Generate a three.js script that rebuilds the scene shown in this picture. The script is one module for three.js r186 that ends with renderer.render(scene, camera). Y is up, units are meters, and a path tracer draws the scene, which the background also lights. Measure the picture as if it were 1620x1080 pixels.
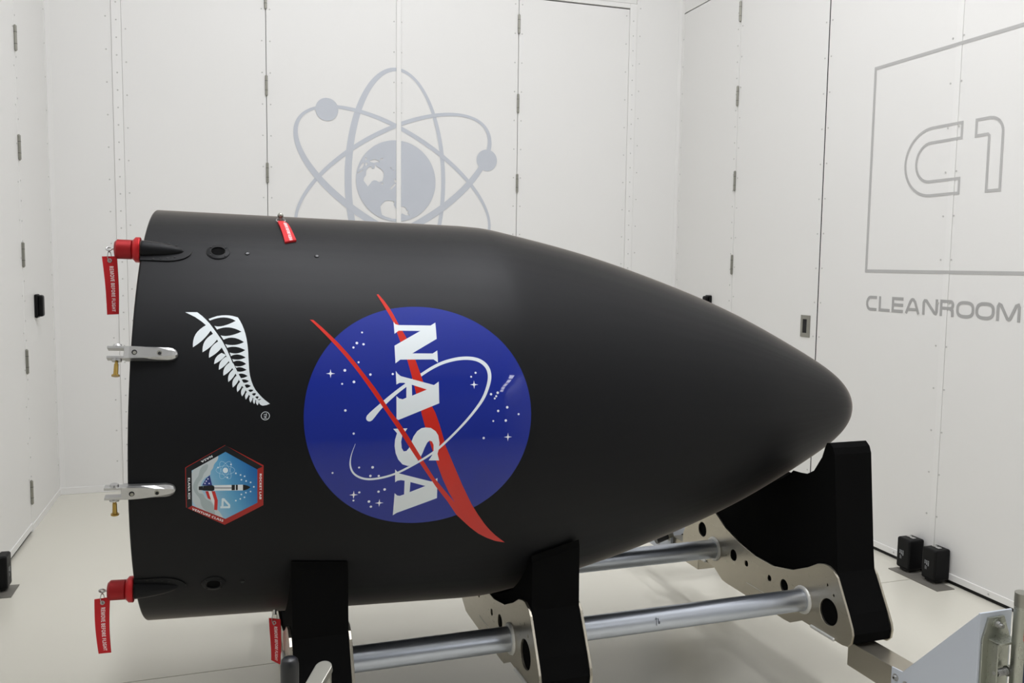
import * as THREE from 'three';
import { RoundedBoxGeometry } from 'three/addons/geometries/RoundedBoxGeometry.js';
import { TessellateModifier } from 'three/addons/modifiers/TessellateModifier.js';
import { mergeGeometries } from 'three/addons/utils/BufferGeometryUtils.js';
import { RectAreaLightUniformsLib } from 'three/addons/lights/RectAreaLightUniformsLib.js';

// ---------------------------------------------------------------- camera, light, exposure
const scene = new THREE.Scene();
const camera = new THREE.PerspectiveCamera(42.787, 1620 / 1080, 0.05, 60);
camera.position.set(0, 1.5, 0);
camera.up.set(0.01461, 0.99603, -0.08782);
camera.lookAt(0.30252, 1.5 - 0.08812, -0.94906);

const renderer = new THREE.WebGLRenderer({ antialias: true });
renderer.toneMapping = THREE.LinearToneMapping;
renderer.toneMappingExposure = 1.0;
renderer.shadowMap.enabled = true;
RectAreaLightUniformsLib.init();

const CEIL = 5.4;                        // ceiling height
const ROOM = { x0: -1.08, x1: 3.25, z0: -6.06, z1: 6.0 };
const PANEL_LIGHT = 37.0;                // brightness of the ceiling luminaires
const PANELS = [];                       // [x, z, width, length]
for (const z of [-3.3, -2.0, -0.75]) for (const x of [0.35, 1.85]) PANELS.push([x, z, 0.22, 1.1]);

// ---------------------------------------------------------------- helpers
let seed = 7;
const rnd = () => { seed = (seed * 16807) % 2147483647; return seed / 2147483647; };
const taken = {};
function numbered(n) { const k = taken[n] = (taken[n] ?? -1) + 1; return k ? `${n}_${String(k).padStart(3, '0')}` : n; }
function tag(o, label, category, group, kind) {
  if (label) o.userData.label = label;
  if (category) o.userData.category = category;
  if (group) o.userData.group = group;
  if (kind) o.userData.kind = kind;
  return o;
}
function thing(name, label, category, pos = [0, 0, 0], group) {
  const g = new THREE.Group(); g.name = numbered(name); g.position.set(...pos); scene.add(g);
  return tag(g, label, category, group);
}
function structure(name, label, category) { const g = new THREE.Group(); g.name = name; scene.add(g); return tag(g, label, category, null, 'structure'); }
function sub(name, parent, pos) { const g = new THREE.Group(); g.name = name; if (pos) g.position.set(...pos); parent.add(g); return g; }
function part(name, geo, mat, parent, pos, rot) {
  const m = new THREE.Mesh(geo, mat); m.name = name; m.castShadow = m.receiveShadow = true;
  if (pos) m.position.set(...pos);
  if (rot) m.rotation.set(...rot);
  parent.add(m); return m;
}
const V = (...a) => new THREE.Vector3(...a);
// a box between two corners, edges slightly rounded
function bx(x0, x1, y0, y1, z0, z1, r = 0) {
  const w = Math.abs(x1 - x0), h = Math.abs(y1 - y0), d = Math.abs(z1 - z0);
  const g = r ? new RoundedBoxGeometry(w, h, d, 2, Math.min(r, w / 2.01, h / 2.01, d / 2.01)) : new THREE.BoxGeometry(w, h, d);
  g.translate((x0 + x1) / 2, (y0 + y1) / 2, (z0 + z1) / 2); return g;
}
// a cylinder between two points
function rod(a, b, r, seg = 20, r2 = r) {
  const A = V(...a), B = V(...b), d = B.clone().sub(A), g = new THREE.CylinderGeometry(r2, r, d.length(), seg);
  g.applyQuaternion(new THREE.Quaternion().setFromUnitVectors(V(0, 1, 0), d.clone().normalize()));
  g.translate((A.x + B.x) / 2, (A.y + B.y) / 2, (A.z + B.z) / 2); return g;
}
function merge(list) {
  return mergeGeometries(list.map(g => { const n = g.index ? g.toNonIndexed() : g; for (const k of Object.keys(n.attributes)) if (!['position', 'normal', 'uv'].includes(k)) n.deleteAttribute(k); return n; }));
}
// flat stroke of a polyline in the xy plane; widths may vary along it
function stroke(pts, width, closed = false) {
  const n = pts.length, pos = [], idx = [], W = i => Array.isArray(width) ? width[i] : width;
  for (let i = 0; i < n; i++) {
    const p = pts[i], a = closed || i ? pts[(i + n - 1) % n] : p, b = closed || i < n - 1 ? pts[(i + 1) % n] : p;
    let d1 = [p[0] - a[0], p[1] - a[1]], d2 = [b[0] - p[0], b[1] - p[1]];
    const l1 = Math.hypot(...d1), l2 = Math.hypot(...d2);
    if (l1 < 1e-9) d1 = d2; if (l2 < 1e-9) d2 = d1;
    const u1 = d1.map(v => v / Math.hypot(...d1)), u2 = d2.map(v => v / Math.hypot(...d2));
    let nx = -(u1[1] + u2[1]), ny = u1[0] + u2[0]; const l = Math.hypot(nx, ny) || 1; nx /= l; ny /= l;
    const c = Math.max(0.45, nx * -u1[1] + ny * u1[0]), h = W(i) / 2 / c;
    pos.push(p[0] + nx * h, p[1] + ny * h, 0, p[0] - nx * h, p[1] - ny * h, 0);
  }
  for (let i = 0; i < (closed ? n : n - 1); i++) { const a = 2 * i, b = 2 * ((i + 1) % n); idx.push(a, a + 1, b, a + 1, b + 1, b); }
  const g = new THREE.BufferGeometry();
  g.setAttribute('position', new THREE.Float32BufferAttribute(pos, 3));
  g.setAttribute('uv', new THREE.Float32BufferAttribute(new Array(pos.length / 3 * 2).fill(0), 2));
  g.setIndex(idx); g.computeVertexNormals();
  return g;
}
const shapeOf = (pts, holes = []) => { const s = new THREE.Shape(pts.map(p => new THREE.Vector2(...p))); for (const h of holes) s.holes.push(new THREE.Path(h.map(p => new THREE.Vector2(...p)))); return s; };
// a rounded polyline: quadratic pieces through the midpoints
function smooth(pts, n = 4, closed = false) {
  const out = [], m = pts.length, mid = (a, b) => [(a[0] + b[0]) / 2, (a[1] + b[1]) / 2];
  const q = (a, c, b) => { for (let k = 0; k < n; k++) { const t = k / n; out.push([(1 - t) ** 2 * a[0] + 2 * t * (1 - t) * c[0] + t * t * b[0], (1 - t) ** 2 * a[1] + 2 * t * (1 - t) * c[1] + t * t * b[1]]); } };
  if (closed) { for (let i = 0; i < m; i++) q(mid(pts[(i + m - 1) % m], pts[i]), pts[i], mid(pts[i], pts[(i + 1) % m])); return out; }
  out.push(pts[0]);
  for (let i = 1; i < m - 1; i++) q(i === 1 ? mid(pts[0], pts[1]) : mid(pts[i - 1], pts[i]), pts[i], mid(pts[i], pts[i + 1]));
  out.push(mid(pts[m - 2], pts[m - 1]), pts[m - 1]); return out;
}
function noiseTexture(w, h, base, amp, sx, sy, rep) {        // soft streaky grain, linear data
  const coarse = [], gw = Math.max(2, Math.round(w / sx)), gh = Math.max(2, Math.round(h / sy));
  for (let i = 0; i < gw * gh; i++) coarse.push(rnd());
  const d = new Uint8Array(w * h * 4), sm = t => t * t * (3 - 2 * t);
  for (let y = 0; y < h; y++) for (let x = 0; x < w; x++) {
    const fx = x / w * gw, fy = y / h * gh, ix = Math.floor(fx), iy = Math.floor(fy), u = sm(fx - ix), v = sm(fy - iy);
    const g = (a, b) => coarse[(b % gh) * gw + a % gw];
    const c = (g(ix, iy) * (1 - u) + g(ix + 1, iy) * u) * (1 - v) + (g(ix, iy + 1) * (1 - u) + g(ix + 1, iy + 1) * u) * v;
    const k = Math.max(0, Math.min(255, base + amp * (c - 0.5) + amp * 0.6 * (rnd() - 0.5)));
    d.set([k, k, k, 255], (y * w + x) * 4);
  }
  const t = new THREE.DataTexture(d, w, h); t.magFilter = t.minFilter = THREE.LinearFilter; t.wrapS = t.wrapT = THREE.RepeatWrapping;
  if (rep) t.repeat.set(...rep); t.needsUpdate = true; return t;
}
function canvasTexture(w, h, draw) {
  const c = document.createElement('canvas'); c.width = w; c.height = h; draw(c.getContext('2d'), w, h);
  const t = new THREE.CanvasTexture(c); t.colorSpace = THREE.SRGBColorSpace; t.anisotropy = 8; return t;
}
const std = o => new THREE.MeshStandardMaterial(o), phy = o => new THREE.MeshPhysicalMaterial(o);

const M = {
  wall: std({ color: 0xe3e2df, roughness: 0.42 }),
  strip: std({ color: 0xe5e4e1, roughness: 0.4 }),
  gap: std({ color: 0x424344, roughness: 0.9 }),
  seal: std({ color: 0x0d0d0e, roughness: 0.7 }),
  rivet: std({ color: 0xbdbcb8, roughness: 0.5 }),
  hinge: std({ color: 0x9a9990, roughness: 0.35, metalness: 0.85 }),
  plasticBlack: phy({ color: 0x0b0b0c, roughness: 0.45, specularIntensity: 0.35 }),
  floor: std({ color: 0xcfccc0, roughness: 0.26, roughnessMap: noiseTexture(256, 256, 240, 10, 60, 60, [0.4, 0.4]) }),
  seam: std({ color: 0x6a6960, roughness: 0.8 }),
  ceiling: std({ color: 0xf0f0ee, roughness: 0.7 }),
  hall: std({ color: 0x777a7d, roughness: 0.6 }),
  atom: std({ color: 0xbdc1c8, roughness: 0.5 }),
  sign: std({ color: 0xb3b2b0, roughness: 0.5 }),
  signText: std({ color: 0xa6a5a3, roughness: 0.5 }),
  shell: phy({ color: 0x111214, roughness: 0.52, specularIntensity: 0.33, sheen: 1.0, sheenRoughness: 0.45, sheenColor: 0xfff0e2, roughnessMap: noiseTexture(512, 512, 240, 22, 4, 128, [2, 2]) }),
  shellDark: std({ color: 0x0a0a0b, roughness: 0.7 }),
  decalWhite: phy({ color: 0xdfe6e9, roughness: 0.3, clearcoat: 0.6, clearcoatRoughness: 0.08 }),
  decalRed: phy({ color: 0xc8291c, roughness: 0.5, specularIntensity: 0.2, clearcoat: 0.7, clearcoatRoughness: 0.03 }),
  foam: phy({ color: 0x0d0d0d, roughness: 0.95, specularIntensity: 0.12 }),
  alu: std({ color: 0xb3ad9f, roughness: 0.34, metalness: 0.9, roughnessMap: noiseTexture(256, 256, 225, 34, 30, 6, [4, 4]) }),
  tube: std({ color: 0xc3c9d3, roughness: 0.36, metalness: 0.92, roughnessMap: noiseTexture(256, 256, 225, 36, 10, 40, [2, 1]) }),
  weld: std({ color: 0xd6d6d2, roughness: 0.5, metalness: 0.5 }),
  zinc: std({ color: 0xa8aaa0, roughness: 0.38, metalness: 0.85, roughnessMap: noiseTexture(128, 128, 210, 90, 10, 10) }),
  painted: std({ color: 0xc3c9d2, roughness: 0.35 }),
  steel: std({ color: 0xb9b9b8, roughness: 0.34, metalness: 0.9 }),
  brass: std({ color: 0xa88c4a, roughness: 0.35, metalness: 0.9 }),
  redAnodised: std({ color: 0xb3161c, roughness: 0.3, metalness: 0.45 }),
  redKnurl: std({ color: 0x9c1016, roughness: 0.42, metalness: 0.4 }),
  grip: std({ color: 0x1b1c1e, roughness: 0.35 }),
  plate: std({ color: 0x77746d, roughness: 0.5, metalness: 0.3 }),
  chrome: std({ color: 0xd8d8d6, roughness: 0.2, metalness: 1 }),
  redSticker: std({ color: 0xc23b2c, roughness: 0.4 }),
  navy: std({ color: 0x1d2542, roughness: 0.4 }),
};

// ---------------------------------------------------------------- the room
{
  const { x0, x1, z0, z1 } = ROOM, T = 0.03;
  // floor: two vinyl sheets that meet in an open seam
  const fl = structure('floor', 'pale beige vinyl cleanroom floor with a thin dark seam', 'floor');
  part('subfloor', bx(x0 - 0.2, x1 + 0.2, -0.15, -0.004, z0 - 0.2, z1 + 0.2), M.seam, fl);
  const sheet = pts => { const g = new THREE.ExtrudeGeometry(shapeOf(pts), { depth: 0.004, bevelEnabled: false }); g.rotateX(-Math.PI / 2); g.translate(0, -0.004, 0); return g; };
  const sA = -3.236, sB = -3.34, h = 0.0022;          // the seam runs very slightly askew
  part('floor_sheet', sheet([[x0 - 0.1, -z0 + 0.1], [x0 - 0.1, -sA + h], [x1 + 0.1, -sB + h], [x1 + 0.1, -z0 + 0.1]]), M.floor, fl);
  part('floor_sheet', sheet([[x0 - 0.1, -sA - h], [x0 - 0.1, -z1 - 0.1], [x1 + 0.1, -z1 - 0.1], [x1 + 0.1, -sB - h]]), M.floor, fl);
  const ce = structure('ceiling', 'white cleanroom ceiling above the doors', 'ceiling');
  part('ceiling_slab', bx(x0 - 0.2, x1 + 0.2, CEIL, CEIL + 0.15, z0 - 0.2, z1 + 0.2), M.ceiling, ce);

  // one rivet, copied into rows; a row on a wall is one part
  const rivet = new THREE.CylinderGeometry(0.0042, 0.005, 0.002, 8); rivet.rotateX(Math.PI / 2);
  const rowBack = (x, y0, y1, step) => { const l = []; for (let y = y0; y < y1; y += step) { const g = rivet.clone(); g.translate(x, y, z0 + 0.001); l.push(g); } return l; };
  const rowSide = (side, z, y0, y1, step) => { const l = []; for (let y = y0; y < y1; y += step) { const g = rivet.clone(); g.rotateY(Math.PI / 2); g.translate(side < 0 ? x0 + 0.001 : x1 - 0.001, y, z); l.push(g); } return l; };
  const rivets = (list, parent) => { const m = part('rivets', merge(list), M.rivet, parent); m.userData.kind = 'stuff'; };
  const HINGES = [3.2, 2.647, 2.083, 1.518, 0.943, 0.224];      // centres
  const hinge = (parent, x, y, z, turn) => {
    const g = sub('hinge', parent, [x, y, z]); g.rotation.y = turn;
    part('knuckle', rod([0, -0.063, 0.006], [0, 0.063, 0.006], 0.0085, 12), M.hinge, g);
    part('pin_cap', rod([0, 0.063, 0.006], [0, 0.068, 0.006], 0.006, 10, 0.004), M.hinge, g);
    part('pin_cap', rod([0, -0.068, 0.006], [0, -0.063, 0.006], 0.004, 10, 0.006), M.hinge, g);
    for (const y of [-0.03, 0.03]) part('knuckle_joint', rod([0, y - 0.001, 0.006], [0, y + 0.001, 0.006], 0.0092, 12), M.gap, g);
  };

  // ---- back wall: four folding door leaves between fixed panels
  const wb = structure('wall_back', 'white panelled back wall around the folding doors', 'wall');
  part('backing', bx(x0 - 0.2, x1 + 0.2, 0, CEIL, z0 - T - 0.1, z0 - T), M.gap, wb);
  const DT = 3.385;
  part('panel', bx(x0 - 0.03, -0.708, 0, CEIL, z0 - T, z0, 0.002), M.wall, wb);
  part('panel', bx(2.872, x1 + 0.03, 0, CEIL, z0 - T, z0, 0.002), M.wall, wb);
  part('header_panel', bx(-0.705, 2.869, DT + 0.045, CEIL, z0 - T, z0, 0.002), M.wall, wb);
  rivets([...rowBack(-0.74, 0.2, 4, 0.2), ...rowBack(2.9, 0.2, 4, 0.2)], wb);
  const trims = [[-0.7072, -0.6508, 0, DT + 0.042], [2.8138, 2.8712, 0, DT + 0.042], [-0.65, 2.814, DT + 0.008, DT + 0.042]];
  trims.forEach(([a, b, c, d], i) => {
    const t = structure(`trim_${i + 1}`, ['white riveted jamb strip left of the folding doors', 'white riveted jamb strip right of the folding doors', 'white head strip over the folding doors'][i], 'trim');
    part('strip', bx(a, b, c, d, z0 - T, z0 + 0.007, 0.003), M.strip, t);
    if (i < 2) { const l = rowBack((a + b) / 2, 0.2, 3.4, 0.107); l.forEach(g => g.translate(0, 0, 0.007)); rivets(l, t); }
  });
  const leaves = [[-0.65, 0.2162], [0.2198, 1.0848], [1.0882, 1.9512], [1.9548, 2.813]];
  leaves.forEach(([a, b], i) => {
    const d = structure(`door_${i + 1}`, ['leftmost white folding door leaf on the back wall', 'white folding door leaf with the left half of the atom graphic', 'white folding door leaf with the right half of the atom graphic', 'rightmost white folding door leaf on the back wall'][i], 'door');
    part('panel', bx(a, b, 0.014, DT, z0 - T, z0, 0.002), M.wall, d);
    rivets([...rowBack(a + 0.024, 0.3, 3.35, 0.2025), ...rowBack(b - 0.024, 0.3, 3.35, 0.2025)], d);
    part('kick_rail', bx(a + 0.002, b - 0.002, 0.014, 0.05, z0, z0 + 0.003), M.strip, d);
    if (i === 1) for (const y of HINGES) hinge(d, 0.218, y, z0, 0);
    if (i === 3) for (const y of HINGES) hinge(d, 1.953, y, z0, 0);
    if (i === 2) part('meeting_strip', bx(1.076, 1.109, 0.02, DT, z0, z0 + 0.009, 0.003), M.strip, d);
  });

  // ---- side walls: fixed leaf, hinged leaf, wide leaves
  for (const side of [-1, 1]) {
    const X = side < 0 ? x0 : x1, o = side;                       // o points out of the room
    const nm = side < 0 ? 'left' : 'right';
    const w = structure(`wall_${nm}`, side < 0 ? 'white panelled wall on the left with a black latch handle' : 'white panelled wall on the right behind the lettering', 'wall');
    part('backing', bx(X + o * T, X + o * (T + 0.1), 0, CEIL, z0 - 0.2, z1 + 0.1), M.gap, w);
    const DH = 3.385;
    part('header_panel', bx(X, X + o * T, DH + 0.008, CEIL, z0, z1, 0.002), M.wall, w);
    part('panel', bx(X, X + o * T, 0.0, DH, z0, -5.2525, 0.002), M.wall, w);
    rivets([...rowSide(side, -5.275, 0.2, 3.35, 0.107), ...rowSide(side, -6.03, 0.2, 3.35, 0.2)], w);
    part('kick_rail', bx(X, X - o * 0.004, 0.0, 0.04, z0 + 0.004, -5.256), M.strip, w);
    // black latch handle
    const lh = sub('latch_handle', w);
    part('latch_body', bx(X, X - o * 0.018, 1.163, 1.298, -5.575, -5.50, 0.012), M.plasticBlack, lh);
    part('latch_lever', bx(X - o * 0.012, X - o * 0.042, 1.17, 1.292, -5.572, -5.515, 0.012), M.plasticBlack, lh);
    // hinged leaf
    const dl = structure(`door_${side < 0 ? 5 : 6}`, side < 0 ? 'white hinged door leaf on the left wall' : 'white hinged door leaf with a recessed steel pull on the right wall', 'door');
    part('panel', bx(X, X + o * T, 0.02, DH, -5.2475, -4.322, 0.002), M.wall, dl);
    rivets([...rowSide(side, -5.222, 0.3, 3.35, 0.2), ...rowSide(side, -4.345, 0.3, 3.35, 0.2)], dl);
    part('bottom_rail', bx(X, X - o * 0.006, 0.02, 0.055, -5.245, -4.325, 0.002), M.strip, dl);
    for (const y of HINGES) hinge(dl, X, y, -5.25, -side * Math.PI / 2);
    const pull = sub('recessed_pull', dl);
    const fr = new THREE.ExtrudeGeometry(shapeOf([[-0.043, -0.064], [0.043, -0.064], [0.043, 0.064], [-0.043, 0.064]], [[[-0.024, -0.042], [-0.024, 0.042], [0.016, 0.042], [0.016, -0.042]]]), { depth: 0.003, bevelEnabled: true, bevelSize: 0.001, bevelThickness: 0.001, bevelSegments: 1 });
    fr.rotateY(-side * Math.PI / 2); fr.translate(X - o * 0.001, 1.155, -4.421);
    part('pull_frame', fr, M.hinge, pull);
    part('pull_cup', bx(X, X - o * 0.0015, 1.113, 1.197, -4.445, -4.405), M.seal, pull);
    // black rubber seal standing in the wide joint
    part('joint_seal', bx(X + o * 0.0012, X + o * T, 0.02, DH, -4.3218, -4.3122), M.seal, dl);
    // wide leaf under the lettering, made of panels with riveted cover strips
    const dw = structure(`door_${side < 0 ? 7 : 8}`, side < 0 ? 'wide white panel door on the near left wall' : 'wide white panel door carrying the grey lettering', 'door');
    const cuts = [-4.312, -3.3595, -2.41, -1.46, -0.51, 0.44, 1.39, 2.34, 3.29, 4.24, 5.19, z1];
    for (let i = 0; i + 1 < cuts.length; i++) {
      part('panel', bx(X, X + o * T, 0.02, DH, cuts[i] + (i ? 0.0189 : 0), cuts[i + 1], 0.001), M.wall, dw);
      part('bottom_rail', bx(X, X - o * 0.006, 0.02, 0.052, cuts[i] + 0.002, cuts[i + 1] - 0.002, 0.002), M.strip, dw);
      if (i) part('cover_strip', bx(X + o * 0.004, X - o * 0.0008, 0.055, DH, cuts[i] - 0.0175, cuts[i] + 0.0175), M.strip, dw);
    }
    rivets([...rowSide(side, -4.29, 0.3, 3.35, 0.2), ...rowSide(side, -3.399, 0.3, 3.35, 0.208), ...rowSide(side, -3.333, 0.3, 3.35, 0.208),
      ...(() => { const l = []; for (let z = -4.2; z < 0; z += 0.3) { const g = rivet.clone(); g.rotateY(Math.PI / 2); g.translate(X - o * 0.007, 0.036, z); l.push(g); } return l; })()], dw);
    part('floor_seal', bx(X + o * 0.006, X + o * T, 0.0, 0.02, -5.2475, z1), M.seal, dw);
    // corner angle
    const tr = structure(`trim_${side < 0 ? 4 : 5}`, side < 0 ? 'thin white corner strip at the left back corner' : 'thin white corner strip at the right back corner', 'trim');
    part('strip', bx(X, X - o * 0.002, 0, CEIL, z0, z0 + 0.03), M.strip, tr);
    part('strip', bx(X, X - o * 0.03, 0, CEIL, z0, z0 + 0.002), M.strip, tr);
  }
  const bb = structure('baseboard_back', 'low white skirting along the foot of the back wall', 'baseboard');
  part('skirting', bx(x0, -0.708, 0, 0.045, z0, z0 + 0.005, 0.002), M.strip, bb);
  part('skirting', bx(2.872, x1, 0, 0.045, z0, z0 + 0.005, 0.002), M.strip, bb);

  // ---- wall behind the camera: a ribbed grey roller door
  const wf = structure('wall_front', 'grey ribbed roller door behind the camera', 'wall');
  part('backing', bx(x0 - 0.2, x1 + 0.2, 0, CEIL, z1, z1 + 0.1), M.hall, wf);
  for (let y = 0.04; y < 3.4; y += 0.12) part('slat', bx(x0, x1, y, y + 0.1, z1 - 0.03, z1, 0.012), M.hall, wf);

  // ---- ceiling luminaires
  const glow = new THREE.MeshStandardMaterial({ color: 0xffffff, emissive: 0xf9faff, emissiveIntensity: PANEL_LIGHT * 0.35, roughness: 0.5 });
  PANELS.forEach(([x, z, w, l], i) => {
    const t = thing('ceiling_light', 'long white ceiling light panel', 'light', [x, CEIL, z], 'long ceiling lights');
    part('housing', merge([bx(-w / 2 - 0.03, w / 2 + 0.03, -0.035, 0, -l / 2 - 0.03, -l / 2), bx(-w / 2 - 0.03, w / 2 + 0.03, -0.035, 0, l / 2, l / 2 + 0.03), bx(-w / 2 - 0.03, -w / 2, -0.035, 0, -l / 2, l / 2), bx(w / 2, w / 2 + 0.03, -0.035, 0, -l / 2, l / 2)]), M.ceiling, t);
    part('diffuser', bx(-w / 2, w / 2, -0.02, -0.002, -l / 2, l / 2), glow, t);
    const L = new THREE.RectAreaLight(0xf9faff, PANEL_LIGHT, w, l); L.position.set(0, -0.04, 0); L.rotation.x = -Math.PI / 2; L.castShadow = true; t.add(L);
  });
}

// a row of short lights hung behind the camera; the gloss of the round sticker mirrors it
for (let i = 0; i < 5; i++) {
  const t = thing('hanging_light', 'short hanging strip light in the row behind the camera', 'light', [2.86, 3.72, 2.7 + i * 0.62], 'hanging strip lights');
  part('housing', bx(-0.13, 0.13, 0.004, 0.05, -0.23, 0.23, 0.006), M.ceiling, t);
  part('diffuser', bx(-0.12, 0.12, -0.012, 0.004, -0.225, 0.225), new THREE.MeshStandardMaterial({ color: 0xffffff, emissive: 0xf9faff, emissiveIntensity: 9, roughness: 0.5 }), t);
  for (const z of [-0.2, 0.2]) part('suspension_rod', rod([0, 0.05, z], [0, CEIL - 3.72, z], 0.003, 8), M.hinge, t);
  const L = new THREE.RectAreaLight(0xf9faff, 6, 0.24, 0.45); L.position.set(0, -0.016, 0); L.rotation.x = -Math.PI / 2; L.castShadow = true; t.add(L);
}

// ---------------------------------------------------------------- lettering and graphics on the walls
{
  const t = thing('wall_graphic', 'large pale grey atom and globe graphic on the back doors', 'graphic', [1.073, 2.063, ROOM.z0 + 0.0015]);
  const ell = (a, b, dx, turn, n = 120) => { const l = []; for (let i = 0; i < n; i++) { const p = i / n * 2 * Math.PI, x = b * Math.cos(p) + dx, y = a * Math.sin(p); l.push([x * Math.cos(turn) - y * Math.sin(turn), x * Math.sin(turn) + y * Math.cos(turn)]); } return l; };
  [0, Math.PI / 3, 2 * Math.PI / 3].forEach((turn, i) => {
    const g = new THREE.ShapeGeometry(shapeOf(ell(0.766, 0.35, 0, turn), [ell(0.743, 0.312, 0.009, turn).reverse()]));
    part('orbit_ring', g, M.atom, t, [0, 0, 0.0004 * i]);
  });
  for (const [x, y, r] of [[-0.466, 0.456, 0.0755], [0.652, 0.172, 0.0755], [0.02, -0.74, 0.0755]]) part('electron', new THREE.CircleGeometry(r, 40), M.atom, t, [x, y, 0.0015]);
  const G = {
    aus: [887, 2150, 907, 2157, 908, 2140, 926, 2144, 930, 2172, 946, 2153, 974, 2140, 990, 2116, 988, 2088, 980, 2060, 957, 2050, 940, 2061, 923, 2063, 907, 2054, 895, 2037, 880, 2018, 851, 2057, 853, 2077, 867, 2094, 870, 2127],
    ng: [887, 2192, 924, 2204, 946, 2200, 963, 2186, 940, 2186, 924, 2180, 901, 2185], sing: [957, 2200, 974, 2215, 990, 2213, 974, 2204],
    borneo: [820, 2133, 837, 2167, 851, 2179, 855, 2165, 840, 2140], sum: [807, 2113, 817, 2111, 834, 2123, 851, 2132, 852, 2129, 834, 2115, 817, 2103],
    phil: [860, 2210, 871, 2215, 874, 2202, 867, 2193], sula: [865, 2177, 874, 2183, 879, 2169, 868, 2155, 862, 2163], tas: [971, 2045, 983, 2049, 987, 2039, 977, 2033],
    nzn: [1059, 2084, 1068, 2072, 1078, 2066, 1074, 2052, 1065, 2053], nzs: [1065, 2046, 1075, 2041, 1045, 2006, 1031, 2005, 1037, 2017],
    isle: [1031, 2157, 1043, 2153, 1039, 2146], isle2: [1051, 2132, 1064, 2137, 1062, 2130],
    ant: [966, 1886, 980, 1906, 1002, 1926, 1037, 1930, 1065, 1923, 1059, 1900, 1074, 1873, 1094, 1879, 1105, 1888, 1128, 1890, 1145, 1880, 1148, 1864, 1163, 1863, 1154, 1844, 1174, 1832, 1146, 1831, 1117, 1843, 1102, 1828, 1088, 1805, 1048, 1804, 1002, 1817, 977, 1830, 971, 1853],
  };
  const holes = Object.values(G).map(a => { const l = []; for (let i = 0; i < a.length; i += 2) l.push([a[i] / 1000 - 1.073, a[i + 1] / 1000 - 2.063]); return l; });
  part('globe', new THREE.ShapeGeometry(shapeOf(ell(0.277, 0.277, 0.003, 0, 90), holes)), M.atom, t, [0, 0, 0.0017]);
}
{
  const t = thing('wall_sign', 'grey outlined C1 frame and CLEANROOM lettering on the right wall', 'sign', [ROOM.x1 - 0.0012, 0, 0]);
  t.rotation.y = -Math.PI / 2;
  part('frame_line', stroke([[-3.918, 2.555], [-2.82, 2.555], [-2.82, 1.489], [-3.918, 1.489]], 0.0165, true), M.sign, t);
  const arc = (cx, cy, rx, ry, a0, a1, n = 24) => { const l = []; for (let i = 0; i <= n; i++) { const a = (a0 + (a1 - a0) * i / n) * Math.PI / 180; l.push([cx + rx * Math.cos(a), cy + ry * Math.sin(a)]); } return l; };
  part('letter', stroke([[-3.3135, 2.187], ...arc(-3.492, 2.024, 0.174, 0.163, 90, 270), [-3.3135, 1.861], [-3.3135, 1.929], ...arc(-3.502, 2.0225, 0.09, 0.0935, 270, 90, 18), [-3.3135, 2.116]], 0.0135, true), M.sign, t);
  part('numeral', stroke([[-3.23, 2.185], [-3.155, 2.185], ...arc(-3.155, 2.112, 0.074, 0.072, 85, 5, 10), [-3.081, 1.858], [-3.155, 1.858], [-3.155, 2.105], [-3.163, 2.113], [-3.23, 2.113]], 0.0135, true), M.sign, t);
  const w = 0.0155, L = (...a) => part('letter', merge(a.map((g, i) => g.translate(0, 0, 0.0003 * i))), M.signText, t);
  const Y1 = 1.3495, Y0 = 1.2855;
  L(stroke([[-3.823, Y1], ...arc(-3.872, 1.3175, 0.025, 0.032, 90, 270, 10), [-3.823, Y0]], w));
  L(stroke([[-3.8, 1.357], [-3.8, Y0], [-3.725, Y0]], w));
  L(stroke([[-3.63, Y1], [-3.704, Y1], [-3.704, Y0], [-3.63, Y0]], w), stroke([[-3.704, 1.3175], [-3.631, 1.3175]], w));
  L(stroke([[-3.609, 1.278], [-3.583, 1.337], ...arc(-3.567, 1.338, 0.012, 0.0115, 150, 30, 5), [-3.55, 1.337], [-3.524, 1.278]], w), stroke([[-3.597, 1.3], [-3.537, 1.3]], 0.013));
  L(stroke([[-3.492, 1.278], [-3.492, 1.338], [-3.486, 1.3475], [-3.475, 1.347], [-3.42, 1.289], [-3.412, 1.287], [-3.408, 1.296], [-3.408, 1.357]], w));
  L(stroke([[-3.379, 1.278], [-3.379, Y1], [-3.322, Y1], ...arc(-3.322, 1.333, 0.014, 0.0165, 80, -80, 8), [-3.322, 1.3165], [-3.372, 1.3165]], w), stroke([[-3.325, 1.316], [-3.31, 1.306], [-3.307, 1.278]], w));
  for (const c of [-3.2335, -3.1205]) { const p = []; for (let i = 0; i < 36; i++) { const a = i / 36 * 2 * Math.PI, e = v => Math.sign(v) * Math.abs(v) ** 0.72; p.push([c + 0.0455 * e(Math.cos(a)), 1.316 + 0.0325 * e(Math.sin(a))]); } L(stroke(p, w, true)); }
  L(stroke([[-3.05, 1.276], [-3.05, 1.34], [-3.044, 1.35], [-3.034, 1.346], [-2.998, 1.288], [-2.991, 1.285], [-2.984, 1.288], [-2.955, 1.346], [-2.944, 1.35], [-2.939, 1.34], [-2.939, 1.276]], w));
}

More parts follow.
